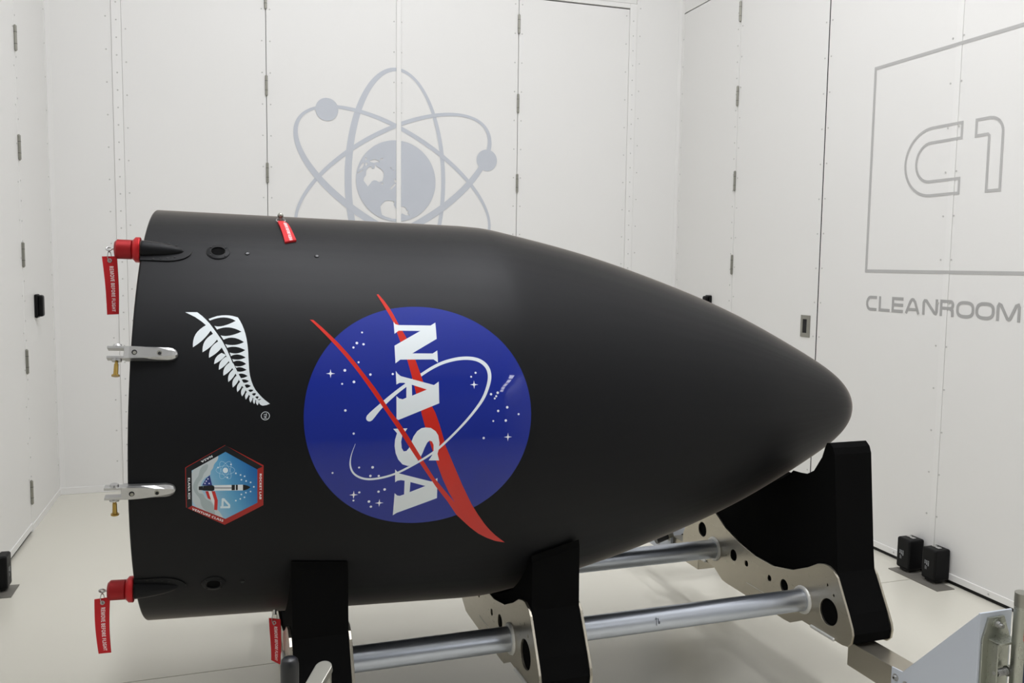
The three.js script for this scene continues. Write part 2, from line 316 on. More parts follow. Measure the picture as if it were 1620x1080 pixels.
// ---------------------------------------------------------------- the payload fairing
// outlines of the stickers, measured on the skin: distance from the rim and arc length up from the near side, in tenths of a millimetre
const TRACE = {
  N: [6312, 3345, 6352, 3276, 6429, 3245, 7288, 3249, 7423, 3341, 7427, 2863, 6762, 2451, 7299, 2454, 7425, 2541, 7428, 2206, 7313, 2291, 6445, 2279, 6314, 2177, 6306, 2656, 7003, 3085, 6434, 3080, 6320, 2989],
  A: [6317, 1982, 6366, 1909, 6442, 1844, 7304, 1611, 7430, 1702, 7436, 1137, 6373, 716, 6327, 752, 6325, 1330, 6396, 1266, 6485, 1245, 6580, 1285, 6584, 1637, 6528, 1668, 6413, 1668, 6328, 1624],
  Ah: [6725, 1619, 7114, 1494, 6729, 1336],
  S: [6246, 495, 6613, 503, 6481, 311, 6457, 162, 6474, -2, 6528, -91, 6598, -82, 6661, -6, 6720, 157, 6771, 292, 6864, 426, 6972, 501, 7081, 518, 7219, 503, 7344, 419, 7415, 308, 7453, 115, 7439, -50, 7410, -175, 7458, -353, 7181, -346, 7265, -213, 7302, -89, 7297, 63, 7253, 152, 7192, 175, 7130, 122, 7065, -15, 7015, -152, 6964, -262, 6860, -399, 6753, -466, 6645, -478, 6507, -432, 6394, -303, 6322, -136, 6290, 56, 6299, 219, 6345, 380],
  A2: [6323, -558, 6422, -669, 7284, -922, 7437, -831, 7461, -1402, 6430, -1795, 6333, -1864, 6340, -1213, 6412, -1282, 6480, -1294, 6588, -1259, 6581, -875, 6485, -857, 6396, -869, 6338, -910],
  A2h: [6736, -918, 7130, -1041, 6729, -1199],
  orbA: [5643, 774, 5783, 932, 5960, 1109, 6283, 1394, 6574, 1611, 6795, 1764, 6988, 1887],
  orbB: [6988, 1887, 7244, 2056, 7547, 2209, 7890, 2307, 8194, 2341, 8459, 2312, 8645, 2217, 8771, 2064, 8811, 1855, 8763, 1610, 8629, 1275, 8417, 982, 8154, 673, 7822, 329, 7460, -14, 7245, -176, 6958, -355, 6638, -534, 6354, -676, 6035, -773, 5680, -818, 5431, -760, 5250, -624, 5174, -418, 5195, -164, 5301, 129],
  w1l: [4177, 3346, 4405, 3095, 4637, 2835, 4844, 2594, 5051, 2343, 5233, 2109, 5415, 1863, 5677, 1485, 6049, 948, 6376, 474, 6740, -90, 7058, -560, 7419, -1081, 7760, -1524, 8023, -1924, 8446, -2362, 8710, -2599, 8969, -2769, 9228, -2906, 9520, -3000],
  w1r: [4263, 3342, 4484, 3126, 4704, 2894, 4904, 2680, 5106, 2441, 5287, 2206, 5469, 1959, 5784, 1539, 6170, 946, 6373, 690, 6621, 322, 6991, -263, 7347, -813, 7711, -1258, 7946, -1548],
  w2l: [5916, 4175, 6014, 3963, 6101, 3780, 6199, 3570, 6298, 3350, 6391, 3007, 6470, 2741, 6621, 2280, 6725, 1858, 6833, 1392, 6960, 981, 6969, 885, 7068, 532, 7199, 120, 7381, -371, 7572, -850, 7766, -1245, 7946, -1548],
  w2r: [5959, 4198, 6099, 3983, 6237, 3734, 6340, 3509, 6445, 3259, 6537, 3067, 6620, 2898, 6834, 2282, 7020, 1702, 7107, 1494, 7245, 1056, 7326, 909, 7438, 609, 7616, 29, 7877, -541, 8120, -1062, 8426, -1649, 8633, -1972, 8844, -2278, 9020, -2495, 9195, -2687, 9520, -3000],
  dots: [5483, 3012, 5343, 2715, 5511, 2684, 5254, 2593, 5376, 2201, 5029, 1987, 5669, 1881, 6239, 1896, 4960, 1641, 5254, 1691, 5040, 972, 5254, 389, 5409, -485, 5748, -489, 5701, -716, 5912, -723, 4753, -608, 6079, -1099, 5925, -1155, 5439, -1157, 5300, -1380, 5694, -1425, 5752, -1577, 8423, 1937, 8299, 1831, 9006, 1405, 8824, 1367, 8964, 1314, 8922, 1256, 9262, 1020, 9012, 925, 9579, 835, 8879, 661, 9221, 670, 8626, 217],
  stars: [4675, 1903, 8371, 1621, 9289, 232, 5299, -1220, 5961, -1479],
  stem: [1183, 3487, 1461, 3493, 1582, 3387, 1672, 3293, 1762, 3185, 1839, 3074, 1917, 2959, 1994, 2843, 2071, 2723, 2129, 2607, 2188, 2491, 2259, 2323, 2330, 2150, 2339, 2155, 2409, 2010, 2479, 1866, 2565, 1707, 2650, 1548, 2726, 1458, 2803, 1374, 2879, 1303, 2964, 1228, 2972, 1169, 2941, 1197, 2834, 1279, 2728, 1359, 2636, 1485, 2552, 1596, 2482, 1738, 2404, 1882, 2319, 2034, 2232, 2211, 2231, 2209, 2154, 2376, 2063, 2551, 1947, 2756, 1793, 2992, 1678, 3137, 1563, 3246, 1412, 3360],
  tip: [2956, 1232, 2964, 1161, 3003, 1121, 3048, 1105, 3139, 1120, 3215, 1151, 3092, 1247, 3023, 1279],
  band: [1733, 3309, 1830, 3356, 1927, 3396, 2038, 3418, 2138, 3424, 2225, 3421, 2301, 3408, 2421, 3371, 2473, 3282, 2519, 3188, 2572, 3050, 2612, 2915, 2646, 2760, 2668, 2607, 2686, 2429, 2696, 2253, 2704, 2142, 2715, 1996, 2735, 1851, 2771, 1715, 2815, 1596, 2877, 1484, 2954, 1389, 3023, 1313, 3092, 1247, 3215, 1151, 2964, 1224],
  tm: [3112, 858, 3014, 859, 3215, 857, 3111, 960, 3114, 756],
  hex: [2185, 160, 3087, -361, 3095, -1412, 2184, -1929, 1297, -1395, 1282, -369],
  leaf: [[1678, 3137, 1399, 2549, 1793, 2992], [1851, 2908, 1623, 2424, 1947, 2756], [1976, 2708, 1776, 2285, 2063, 2551], [2063, 2411, 1899, 2128, 2162, 2350], [2170, 2317, 2011, 1984, 2236, 2207], [2256, 2171, 2118, 1841, 2323, 2034], [2342, 1994, 2236, 1687, 2396, 1890], [2420, 1842, 2343, 1552, 2476, 1738], [2509, 1691, 2449, 1441, 2555, 1596], [2575, 1548, 2560, 1336, 2636, 1477], [2667, 1438, 2651, 1257, 2724, 1406], [2751, 1351, 2761, 1182, 2811, 1319], [2827, 1280, 2848, 1146, 2873, 1256], [2895, 1240, 2924, 1117, 2953, 1192]],
  holes: [[1765, 3266, 2090, 3362, 2373, 3273, 2084, 3127, 1875, 3123], [1939, 3023, 2222, 3087, 2517, 2977, 2240, 2866, 2030, 2869], [2101, 2754, 2328, 2811, 2582, 2700, 2369, 2621, 2141, 2639], [2192, 2546, 2395, 2572, 2614, 2490, 2436, 2406, 2251, 2424], [2283, 2333, 2449, 2375, 2630, 2300, 2476, 2247, 2316, 2257], [2345, 2188, 2488, 2214, 2643, 2138, 2520, 2079, 2385, 2083], [2416, 2034, 2521, 2051, 2658, 1987, 2538, 1943, 2440, 1949], [2471, 1882, 2569, 1890, 2683, 1835, 2586, 1790, 2511, 1786], [2539, 1738, 2616, 1751, 2715, 1710, 2648, 1670, 2573, 1675], [2611, 1604, 2679, 1627, 2762, 1588, 2695, 1548, 2650, 1548], [2703, 1485, 2756, 1504, 2824, 1488, 2787, 1453, 2727, 1441], [2788, 1390, 2833, 1413, 2886, 1405, 2856, 1358, 2818, 1355], [2864, 1311, 2902, 1334, 2950, 1326, 2925, 1282, 2895, 1282], [2956, 1255, 2986, 1271, 3024, 1263, 2994, 1228, 2971, 1228]],
};

const pairs = a => { const l = []; for (let i = 0; i < a.length; i += 2) l.push([a[i] / 1e4, a[i + 1] / 1e4]); return l; };

const LC = 0.9633, LT = 2.4223, RC = 0.5976, RB = 0.6;
function radius0(s) {
  if (s <= LC) return RB + (RC - RB) * s / LC;
  const u = Math.min(1, (s - LC) / (LT - LC)), c = [-0.0234, 0.0402, 0.0004, 0.0099];
  let r = Math.max(0, 1 - u ** 1.0451) ** 0.5194;
  c.forEach((k, i) => { r += k * Math.sin((i + 1) * Math.PI * u) * u; });
  return RC * Math.max(0, r);
}
// the shoulder between the cylinder and the ogive is rounded over a hand's breadth
function rad(s) { const w = Math.max(0, 0.055 - 0.5 * Math.max(0, Math.abs(s - LC) - 0.055)); if (w < 1e-4 || s < 0.3) return radius0(s); let a = 0; for (let i = -4; i <= 4; i++) a += radius0(s + w * i / 4); return a / 9; }
const skin = (s, t, off = 0) => { const p = t / RB, r = rad(s) + off; return V(s, r * Math.sin(p), r * Math.cos(p)); };
const skinNormal = (s, t) => { const p = t / RB, d = (rad(s + 0.002) - rad(s - 0.002)) / 0.004; return V(-d, Math.sin(p), Math.cos(p)).normalize(); };
const AX = V(0.99921, -0.02517, 0.03085).normalize(), UP = V(0.02516, 0.99968, 0.00078).normalize();
const NEAR = AX.clone().cross(UP).normalize(); UP.copy(NEAR.clone().cross(AX));
const fairing = thing('payload_fairing', 'matte black pointed rocket fairing lying on its cradles', 'fairing', [-0.2277, 1.0461, -2.7916]);
fairing.quaternion.setFromRotationMatrix(new THREE.Matrix4().makeBasis(AX, UP, NEAR));
fairing.updateMatrixWorld(true);
// a frame standing on the skin: x towards the nose, y up along the skin, z outwards
function skinFrame(s, t, off = 0) {
  const z = V(0, Math.sin(t / RB), Math.cos(t / RB)), x = V(1, 0, 0), y = z.clone().cross(x);
  return new THREE.Matrix4().makeBasis(x, y, z).setPosition(skin(s, t, off));
}
function place(o, m) { m.decompose(o.position, o.quaternion, o.scale); return o; }
const tess = new TessellateModifier(0.022, 9);
// lays a flat outline (s, t) on the skin; uv from a function of (s, t); rim = true closes the edge down to the skin
function onSkin(geo, off, uv) {
  let g = geo.index ? geo.toNonIndexed() : geo;
  g = tess.modify(g);
  const p = g.attributes.position, n = new Float32Array(p.count * 3), u = new Float32Array(p.count * 2);
  for (let i = 0; i < p.count; i++) {
    const s = p.getX(i), t = p.getY(i), q = skin(s, t, off), k = skinNormal(s, t);
    p.setXYZ(i, q.x, q.y, q.z); n.set([k.x, k.y, k.z], i * 3);
    if (uv) u.set(uv(s, t), i * 2); else u.set([s, t], i * 2);
  }
  g.setAttribute('normal', new THREE.BufferAttribute(n, 3)); g.setAttribute('uv', new THREE.BufferAttribute(u, 2));
  return g;
}
function skirt(pts, off) {
  const pos = [], n = pts.length;
  for (let i = 0; i < n; i++) {
    const [a, b] = [pts[i], pts[(i + 1) % n]], A = skin(...a, off), B = skin(...b, off), C = skin(...a, -0.002), D = skin(...b, -0.002);
    for (const v of [A, C, B, C, D, B]) pos.push(v.x, v.y, v.z);
  }
  const g = new THREE.BufferGeometry(); g.setAttribute('position', new THREE.Float32BufferAttribute(pos, 3));
  g.setAttribute('uv', new THREE.Float32BufferAttribute(new Array(pos.length / 3 * 2).fill(0), 2)); g.computeVertexNormals(); return g;
}
const slab = (pts, off, uv) => merge([onSkin(new THREE.ShapeGeometry(shapeOf(pts)), off, uv), skirt(pts, off)]);
// a body turned about the x axis from [x, radius] points
function turned(pts, seg = 48) { const g = new THREE.LatheGeometry(pts.map(([x, r]) => new THREE.Vector2(Math.max(r, 1e-5), x)), seg); g.rotateZ(-Math.PI / 2); return g; }

{
  const prof = [], inner = [], N = 90;
  for (let i = 0; i <= N; i++) { const u = 1 - (1 - i / N) ** 1.8; inner.push([u * (LT - 0.03), Math.max(1e-4, rad(u * (LT - 0.03)) - 0.018)]); }
  inner[inner.length - 1][1] = 1e-5;
  prof.push(...inner.reverse());
  prof.push([0, 0.584], [0, 0.586], [0, 0.594], [0.001, 0.5975], [0.0035, 0.5997], [0.006, rad(0.006)]);
  for (let s = 0.05; s < LC - 0.02; s += 0.05) prof.push([s, rad(s)]);
  for (let i = 0; i <= 130; i++) { const u = 1 - (1 - i / 130) ** 2; prof.push([LC + u * (LT - LC), rad(LC + u * (LT - LC))]); }
  part('shell', turned(prof, 220), M.shell, fairing);
}

// ---- round blue insignia
{
  const C0 = 0.6983, C1 = 0.0841, RS = 0.2957, RT = 0.2977, W = 2048;
  const BLUE = '#182a8c', RED = '#c8291c', WHITE = '#e0e7ea';
  const tex = canvasTexture(W, W, (c) => {
    const X = p => [(p[0] - C0 + RS) / (2 * RS) * W, (C1 + RT - p[1]) / (2 * RT) * W];
    const path = (pts, sm) => { const q = (sm ? smooth(pts, 4, true) : pts).map(X); c.moveTo(...q[0]); for (const p of q.slice(1)) c.lineTo(...p); c.closePath(); };
    const fill = (col, ...polys) => { c.fillStyle = col; c.beginPath(); for (const [p, s] of polys) path(p, s); c.fill('evenodd'); };
    const ribbon = (pts, wd) => {
      const q = smooth(pts, 6), n = q.length, l = [], r = [];
      for (let i = 0; i < n; i++) {
        const a = q[Math.max(0, i - 1)], b = q[Math.min(n - 1, i + 1)], d = Math.hypot(b[0] - a[0], b[1] - a[1]) || 1, f = i / (n - 1) * (wd.length - 1), k = Math.min(wd.length - 2, Math.floor(f)), h = (wd[k] + (wd[k + 1] - wd[k]) * (f - k)) / 2;
        l.push([q[i][0] - (b[1] - a[1]) / d * h, q[i][1] + (b[0] - a[0]) / d * h]); r.push([q[i][0] + (b[1] - a[1]) / d * h, q[i][1] - (b[0] - a[0]) / d * h]);
      }
      fill(WHITE, [[...l, ...r.reverse()], false]);
    };
    c.fillStyle = BLUE; c.fillRect(0, 0, W, W);
    pairs(TRACE.dots).forEach((p, i) => { const [x, y] = X(p); c.fillStyle = '#e8ecf4'; c.beginPath(); c.arc(x, y, 9 + (i * 7 % 4), 0, 7); c.fill(); });
    for (const p of pairs(TRACE.stars)) {
      const [x, y] = X(p); c.fillStyle = '#eef1f6'; c.beginPath();
      for (let k = 0; k < 8; k++) { const a = k * Math.PI / 4, r = k % 2 ? 9 : 40; c.lineTo(x + r * Math.cos(a), y + r * Math.sin(a)); }
      c.closePath(); c.fill(); c.beginPath(); c.arc(x, y, 12, 0, 7); c.fill();
    }
    const [bx0, by0] = X(pairs(TRACE.orbA)[0]); c.fillStyle = WHITE; c.beginPath(); c.arc(bx0, by0, 29, 0, 7); c.fill();
    ribbon(pairs(TRACE.orbA), [0.018, 0.0125, 0.0095, 0.0085, 0.008]);
    const w2l = pairs(TRACE.w2l), w2r = pairs(TRACE.w2r), w1l = pairs(TRACE.w1l), w1r = pairs(TRACE.w1r);
    fill(RED, [[...w2l, ...w1l.slice(14), ...w2r.slice(0, -1).reverse()], false]);
    fill(WHITE, [pairs(TRACE.N)]); fill(WHITE, [pairs(TRACE.A)], [pairs(TRACE.Ah)]); fill(WHITE, [pairs(TRACE.S)]); fill(WHITE, [pairs(TRACE.A2)], [pairs(TRACE.A2h)]);
    fill(RED, [[...w1l, ...w1r.slice().reverse()], false]);
    ribbon(pairs(TRACE.orbB), [0.0075, 0.0085, 0.0095, 0.0105, 0.0095, 0.0075, 0.006, 0.006, 0.0055, 0.0055, 0.0055, 0.0045, 0.001]);
  });
  const mat = phy({ map: tex, roughness: 0.5, specularIntensity: 0.2, clearcoat: 0.7, clearcoatRoughness: 0.03 });
  const pos = [], uv = [], nor = [], idx = [], NR = 26, NA = 120;
  for (let j = 0; j <= NR; j++) for (let i = 0; i <= NA; i++) {
    const a = i / NA * 2 * Math.PI, s = C0 + RS * j / NR * Math.cos(a), t = C1 + RT * j / NR * Math.sin(a), p = skin(s, t, 0.0005), n = skinNormal(s, t);
    pos.push(p.x, p.y, p.z); nor.push(n.x, n.y, n.z); uv.push((s - C0 + RS) / (2 * RS), (t - C1 + RT) / (2 * RT));
    if (j && i) { const k = j * (NA + 1) + i; idx.push(k - NA - 2, k - 1, k, k - NA - 2, k, k - NA - 1); }
  }
  const g = new THREE.BufferGeometry(); g.setAttribute('position', new THREE.Float32BufferAttribute(pos, 3)); g.setAttribute('normal', new THREE.Float32BufferAttribute(nor, 3)); g.setAttribute('uv', new THREE.Float32BufferAttribute(uv, 2)); g.setIndex(idx);
  const disc = part('round_sticker', g, mat, fairing); disc.userData.label = 'round blue sticker with white letters, stars and an orbit line';
  const w1l = pairs(TRACE.w1l), w1r = pairs(TRACE.w1r), w2l = pairs(TRACE.w2l), w2r = pairs(TRACE.w2r);
  const red = pts => { const m = part('sticker_wing', onSkin(new THREE.ShapeGeometry(shapeOf(pts)), 0.0009), M.decalRed, disc); return m; };
  red([...w1l.slice(0, 4), ...w1r.slice(0, 4).reverse()]);
  red([...w2l.slice(0, 4), ...w2r.slice(0, 4).reverse()]);
  red([...w1l.slice(14), ...w2r.slice(16, 21).reverse()]);
}

// ---- white fern leaf sticker
{
  const list = [], add = pts => list.push(onSkin(new THREE.ShapeGeometry(shapeOf(pts)), 0.0006));
  add(pairs(TRACE.stem));
  for (const a of TRACE.leaf) {
    const [U, T, W] = pairs(a), bow = (p, q, k) => { const l = [], dx = q[0] - p[0], dy = q[1] - p[1]; for (let i = 0; i < 8; i++) { const f = i / 8, h = k * Math.sin(Math.PI * f) ** 0.9; l.push([p[0] + dx * f + dy * h, p[1] + dy * f - dx * h]); } return l; };
    const mid = [(U[0] + W[0]) / 2 + 0.003, (U[1] + W[1]) / 2 - 0.0005];
    add([...bow(U, T, 0.155), ...bow(T, W, 0.06), W, mid].filter(Boolean));
  }
  add(pairs(TRACE.tip));
  const band = pairs(TRACE.band), cut = [];
  for (const h of [...TRACE.holes].reverse()) {
    const [a, b, c, d, e] = pairs(h);
    const arc = (p, m, q) => { const k = [2 * m[0] - (p[0] + q[0]) / 2, 2 * m[1] - (p[1] + q[1]) / 2], l = []; for (let i = 0; i <= 8; i++) { const t = i / 8; l.push([(1 - t) ** 2 * p[0] + 2 * t * (1 - t) * k[0] + t * t * q[0], (1 - t) ** 2 * p[1] + 2 * t * (1 - t) * k[1] + t * t * q[1]]); } return l; };
    cut.push(...arc(e, d, c), ...arc(c, b, a).slice(1));
  }
  add([...band, ...cut]);
  part('fern_sticker', merge(list), M.decalWhite, fairing).userData.label = 'white fern leaf sticker';
  const TMX = 0.3112, TMY = 0.0856, tm = [], ring = stroke(Array.from({ length: 32 }, (_, i) => [TMX + 0.0098 * Math.cos(i / 16 * Math.PI), TMY + 0.0098 * Math.sin(i / 16 * Math.PI)]), 0.0012, true);
  const bar = (...p) => stroke(p.map(([x, y]) => [TMX + x, TMY + y]), 0.0011);
  for (const g of [ring, bar([0.0025, 0.0062], [0.0025, 0.0008]), bar([0.0025, 0.0035], [-0.0038, 0.0035]), bar([-0.0038, -0.0005], [0.0028, -0.0005], [-0.001, -0.003], [0.0028, -0.0058], [-0.0038, -0.0058])]) tm.push(onSkin(g, 0.0006));
  part('trademark_sign', merge(tm), M.decalWhite, fairing);
}

// ---- hexagonal mission patch
{
  const tex = canvasTexture(1080, 1080, c => {
    const poly = (col, ...p) => { c.fillStyle = col; c.beginPath(); for (let i = 0; i < p.length; i += 2) c.lineTo(p[i], p[i + 1]); c.closePath(); c.fill(); };
    const blob = (col, ...p) => { const l = []; for (let i = 0; i < p.length; i += 2) l.push([p[i], p[i + 1]]); c.fillStyle = col; c.beginPath(); for (const q of smooth(l, 5, true)) c.lineTo(...q); c.closePath(); c.fill(); };
    const text = (s, x, y, deg, px, len, font = 'sans-serif') => { c.save(); c.translate(x, y); c.rotate(deg * Math.PI / 180); c.font = `bold ${px}px ${font}`; c.textAlign = 'center'; c.textBaseline = 'middle'; c.fillStyle = '#eef1f3'; const w = c.measureText(s).width; c.scale(len / w, 1); c.fillText(s, 0, 0); c.restore(); };
    c.fillStyle = '#a32a24'; c.fillRect(0, 0, 1080, 1080);
    poly('#17191d', 548, 110, 978, 337, 974, 345, 920, 362, 172, 780, 112, 812, 106, 356);
    poly('#a32a24', 990, 330, 985, 790, 918, 750, 920, 360); poly('#a32a24', 1000, 790, 545, 1015, 545, 945, 918, 748); poly('#a32a24', 545, 1015, 95, 825, 172, 778, 548, 942);
    c.save(); c.beginPath(); for (const [x, y] of [[548, 180], [915, 368], [918, 748], [548, 942], [172, 778], [170, 385]]) c.lineTo(x, y); c.closePath(); c.clip();
    const gr = c.createLinearGradient(330, 700, 920, 430); gr.addColorStop(0, '#a9c9dc'); gr.addColorStop(0.45, '#5fa3cc'); gr.addColorStop(1, '#1a62a6'); c.fillStyle = gr; c.fillRect(0, 0, 1080, 1080);
    blob('#c3cdd0', 150, 380, 300, 290, 470, 200, 465, 270, 420, 310, 410, 360, 380, 390, 385, 430, 300, 470, 260, 560, 300, 640, 330, 690, 410, 700, 430, 800, 480, 850, 520, 920, 540, 960, 150, 800);
    blob('#a9b6b9', 260, 360, 330, 310, 360, 320, 340, 380, 300, 420, 290, 470, 240, 520, 230, 600, 250, 640, 300, 640, 320, 700, 400, 740, 420, 830, 440, 900, 330, 850, 270, 780, 265, 700, 210, 640, 175, 560, 215, 480, 250, 440);
    poly('#26357c', 372, 435, 400, 548, 285, 548, 330, 470);
    c.fillStyle = '#eef'; for (const [x, y] of [[352, 475], [333, 500], [318, 525], [365, 525]]) { c.beginPath(); for (let k = 0; k < 10; k++) { const a = k * Math.PI / 5, r = k % 2 ? 5 : 12; c.lineTo(x + r * Math.sin(a), y - r * Math.cos(a)); } c.fill(); }
    poly('#c4302a', 322, 612, 355, 612, 385, 710, 350, 695); poly('#e3e6e6', 355, 612, 392, 612, 425, 720, 420, 780, 385, 710); poly('#c4302a', 392, 612, 430, 612, 462, 720, 455, 835, 420, 830, 425, 720);
    // rocket
    poly('#dfe4e6', 420, 545, 760, 538, 760, 604, 420, 607); poly('#191a1d', 298, 552, 400, 545, 424, 560, 424, 598, 400, 610, 298, 605); poly('#191a1d', 248, 560, 295, 554, 300, 602, 248, 598); poly('#191a1d', 620, 541, 690, 540, 690, 600, 620, 602); poly('#dfe4e6', 658, 540, 668, 540, 668, 601, 658, 601);
    c.fillStyle = '#191a1d'; c.beginPath(); c.moveTo(750, 538); c.quadraticCurveTo(810, 545, 836, 567); c.quadraticCurveTo(810, 595, 750, 605); c.closePath(); c.fill(); c.fillRect(424, 573, 200, 7);
    // small atom
    c.strokeStyle = '#c7e0ee'; c.lineWidth = 3; for (const a of [0, 1, 2]) { c.beginPath(); c.ellipse(549, 378, 106, 46, a * Math.PI / 3, 0, 7); c.stroke(); }
    c.fillStyle = '#dcebf2'; c.beginPath(); c.arc(549, 380, 30, 0, 7); c.fill(); for (const [x, y] of [[612, 315], [465, 350], [572, 458]]) { c.beginPath(); c.arc(x, y, 9, 0, 7); c.fill(); }
    c.fillStyle = '#e6f0f4'; for (const [x, y] of [[668, 412], [722, 430], [768, 444], [732, 483], [786, 497], [838, 512], [876, 563], [838, 617], [784, 630], [732, 650], [768, 684], [720, 702], [668, 722]]) { c.beginPath(); for (let k = 0; k < 10; k++) { const a = k * Math.PI / 5 + 0.3, r = k % 2 ? 6 : 14; c.lineTo(x + r * Math.sin(a), y - r * Math.cos(a)); } c.fill(); }
    // the numeral, lying on its side
    c.strokeStyle = '#d7e7ee'; c.lineWidth = 24; c.lineJoin = 'round'; c.beginPath(); c.moveTo(490, 800); c.lineTo(592, 800); c.lineTo(592, 775); c.lineTo(530, 705); c.lineTo(518, 705); c.lineTo(514, 800); c.stroke();
    c.restore();
    text('ROCKET LAB', 953, 560, 90, 34, 300); text('ELANA XIX', 140, 583, 90, 34, 245); text('VENTURE CLASS', 348, 893, 23.5, 36, 385); text('NASA', 340, 258, 152.5, 30, 145);
  });
  const mat = phy({ map: tex, roughness: 0.35, specularIntensity: 0.3, clearcoat: 0.25, clearcoatRoughness: 0.1 });
  const uv = (s, t) => [(4921.76 * s + 16.71 * t - 532.23) / 1080, 1 - (-158.38 * s - 4348.79 * t + 212.75) / 1080];
  part('mission_sticker', onSkin(new THREE.ShapeGeometry(shapeOf(pairs(TRACE.hex).reverse())), 0.0006, uv), mat, fairing).userData.label = 'hexagonal sticker showing a small rocket, flag and stars';
}

// ---- connector housings near the rim
for (const t of [0.5515, -0.4015]) {
  const h = place(sub('connector_housing', fairing), skinFrame(0, t, 0));
  const inv = skinFrame(0, t, 0).invert();
  const out = [[0.001, t - 0.04], ...Array.from({ length: 19 }, (_, i) => { const a = -Math.PI / 2 + Math.PI * i / 18; return [0.062 + 0.06 * Math.cos(a), t + 0.04 * Math.sin(a)]; }), [0.001, t + 0.04]];
  const fg = slab(out, 0.003); fg.applyMatrix4(inv); part('flange', fg, M.shell, h);
  const pts = [[0, 0.0], [0.0, 0.0235], [0.002, 0.025]]; for (let i = 1; i <= 16; i++) { const x = 0.104 * i / 16; pts.push([x, 0.025 * Math.sqrt(Math.max(0, 1 - (x / 0.104) ** 1.6)) * (1 - 0.12 * x / 0.104)]); }
  part('pod', turned(pts, 40), M.shell, h, [0, 0, 0.002]);
  for (const sg of [-1, 1]) for (let k = 0; k < 4; k++) {
    const g = new THREE.CylinderGeometry(0.0028, 0.0028, 0.002, 10); g.rotateX(Math.PI / 2); const p = skin(0.032 + 0.017 * k, t + sg * (0.0345 - k * 0.0022 - (k === 3 ? 0.003 : 0)), 0.003).applyMatrix4(inv); g.translate(p.x, p.y, p.z); part('screw', g, M.shellDark, h);
  }
}
// ---- round vent ports and small fasteners
for (const [s, t] of [[0.1868, 0.5577], [0.189, -0.4006]]) {
  const v = place(sub('vent_port', fairing), skinFrame(s, t, 0));
  const ring = new THREE.LatheGeometry([[0.0175, -0.003], [0.0175, 0.0035], [0.0185, 0.0045], [0.0205, 0.0042], [0.022, 0.003], [0.029, 0.0025], [0.03, 0.0], [0.03, -0.004]].map(p => new THREE.Vector2(...p)), 40); ring.rotateX(Math.PI / 2);
  part('collar', ring, M.shell, v);
  const cup = new THREE.CylinderGeometry(0.017, 0.017, 0.002, 32); cup.rotateX(Math.PI / 2); part('plug', cup, M.foam, v, [0, 0, 0.0002]);
  for (let k = 0; k < 4; k++) { const g = new THREE.CylinderGeometry(0.0026, 0.0026, 0.002, 10); g.rotateX(Math.PI / 2); part('screw', g, M.shellDark, v, [0.0255 * Math.cos(0.8 + k * Math.PI / 2), 0.0255 * Math.sin(0.8 + k * Math.PI / 2), 0.0032]); }
}
for (const [s, t] of [[0.26, 0.5574], [0.44, 0.559], [0.2592, -0.4]]) {
  const f = place(sub('fastener', fairing), skinFrame(s, t, 0));
  const rim = new THREE.TorusGeometry(0.0055, 0.0012, 8, 20); part('washer', rim, M.shellDark, f, [0, 0, 0.0006]);
  const hd = new THREE.CylinderGeometry(0.0042, 0.0046, 0.002, 12); hd.rotateX(Math.PI / 2); part('screw', hd, M.grip, f, [0.0008, -0.001, 0.001]);
}
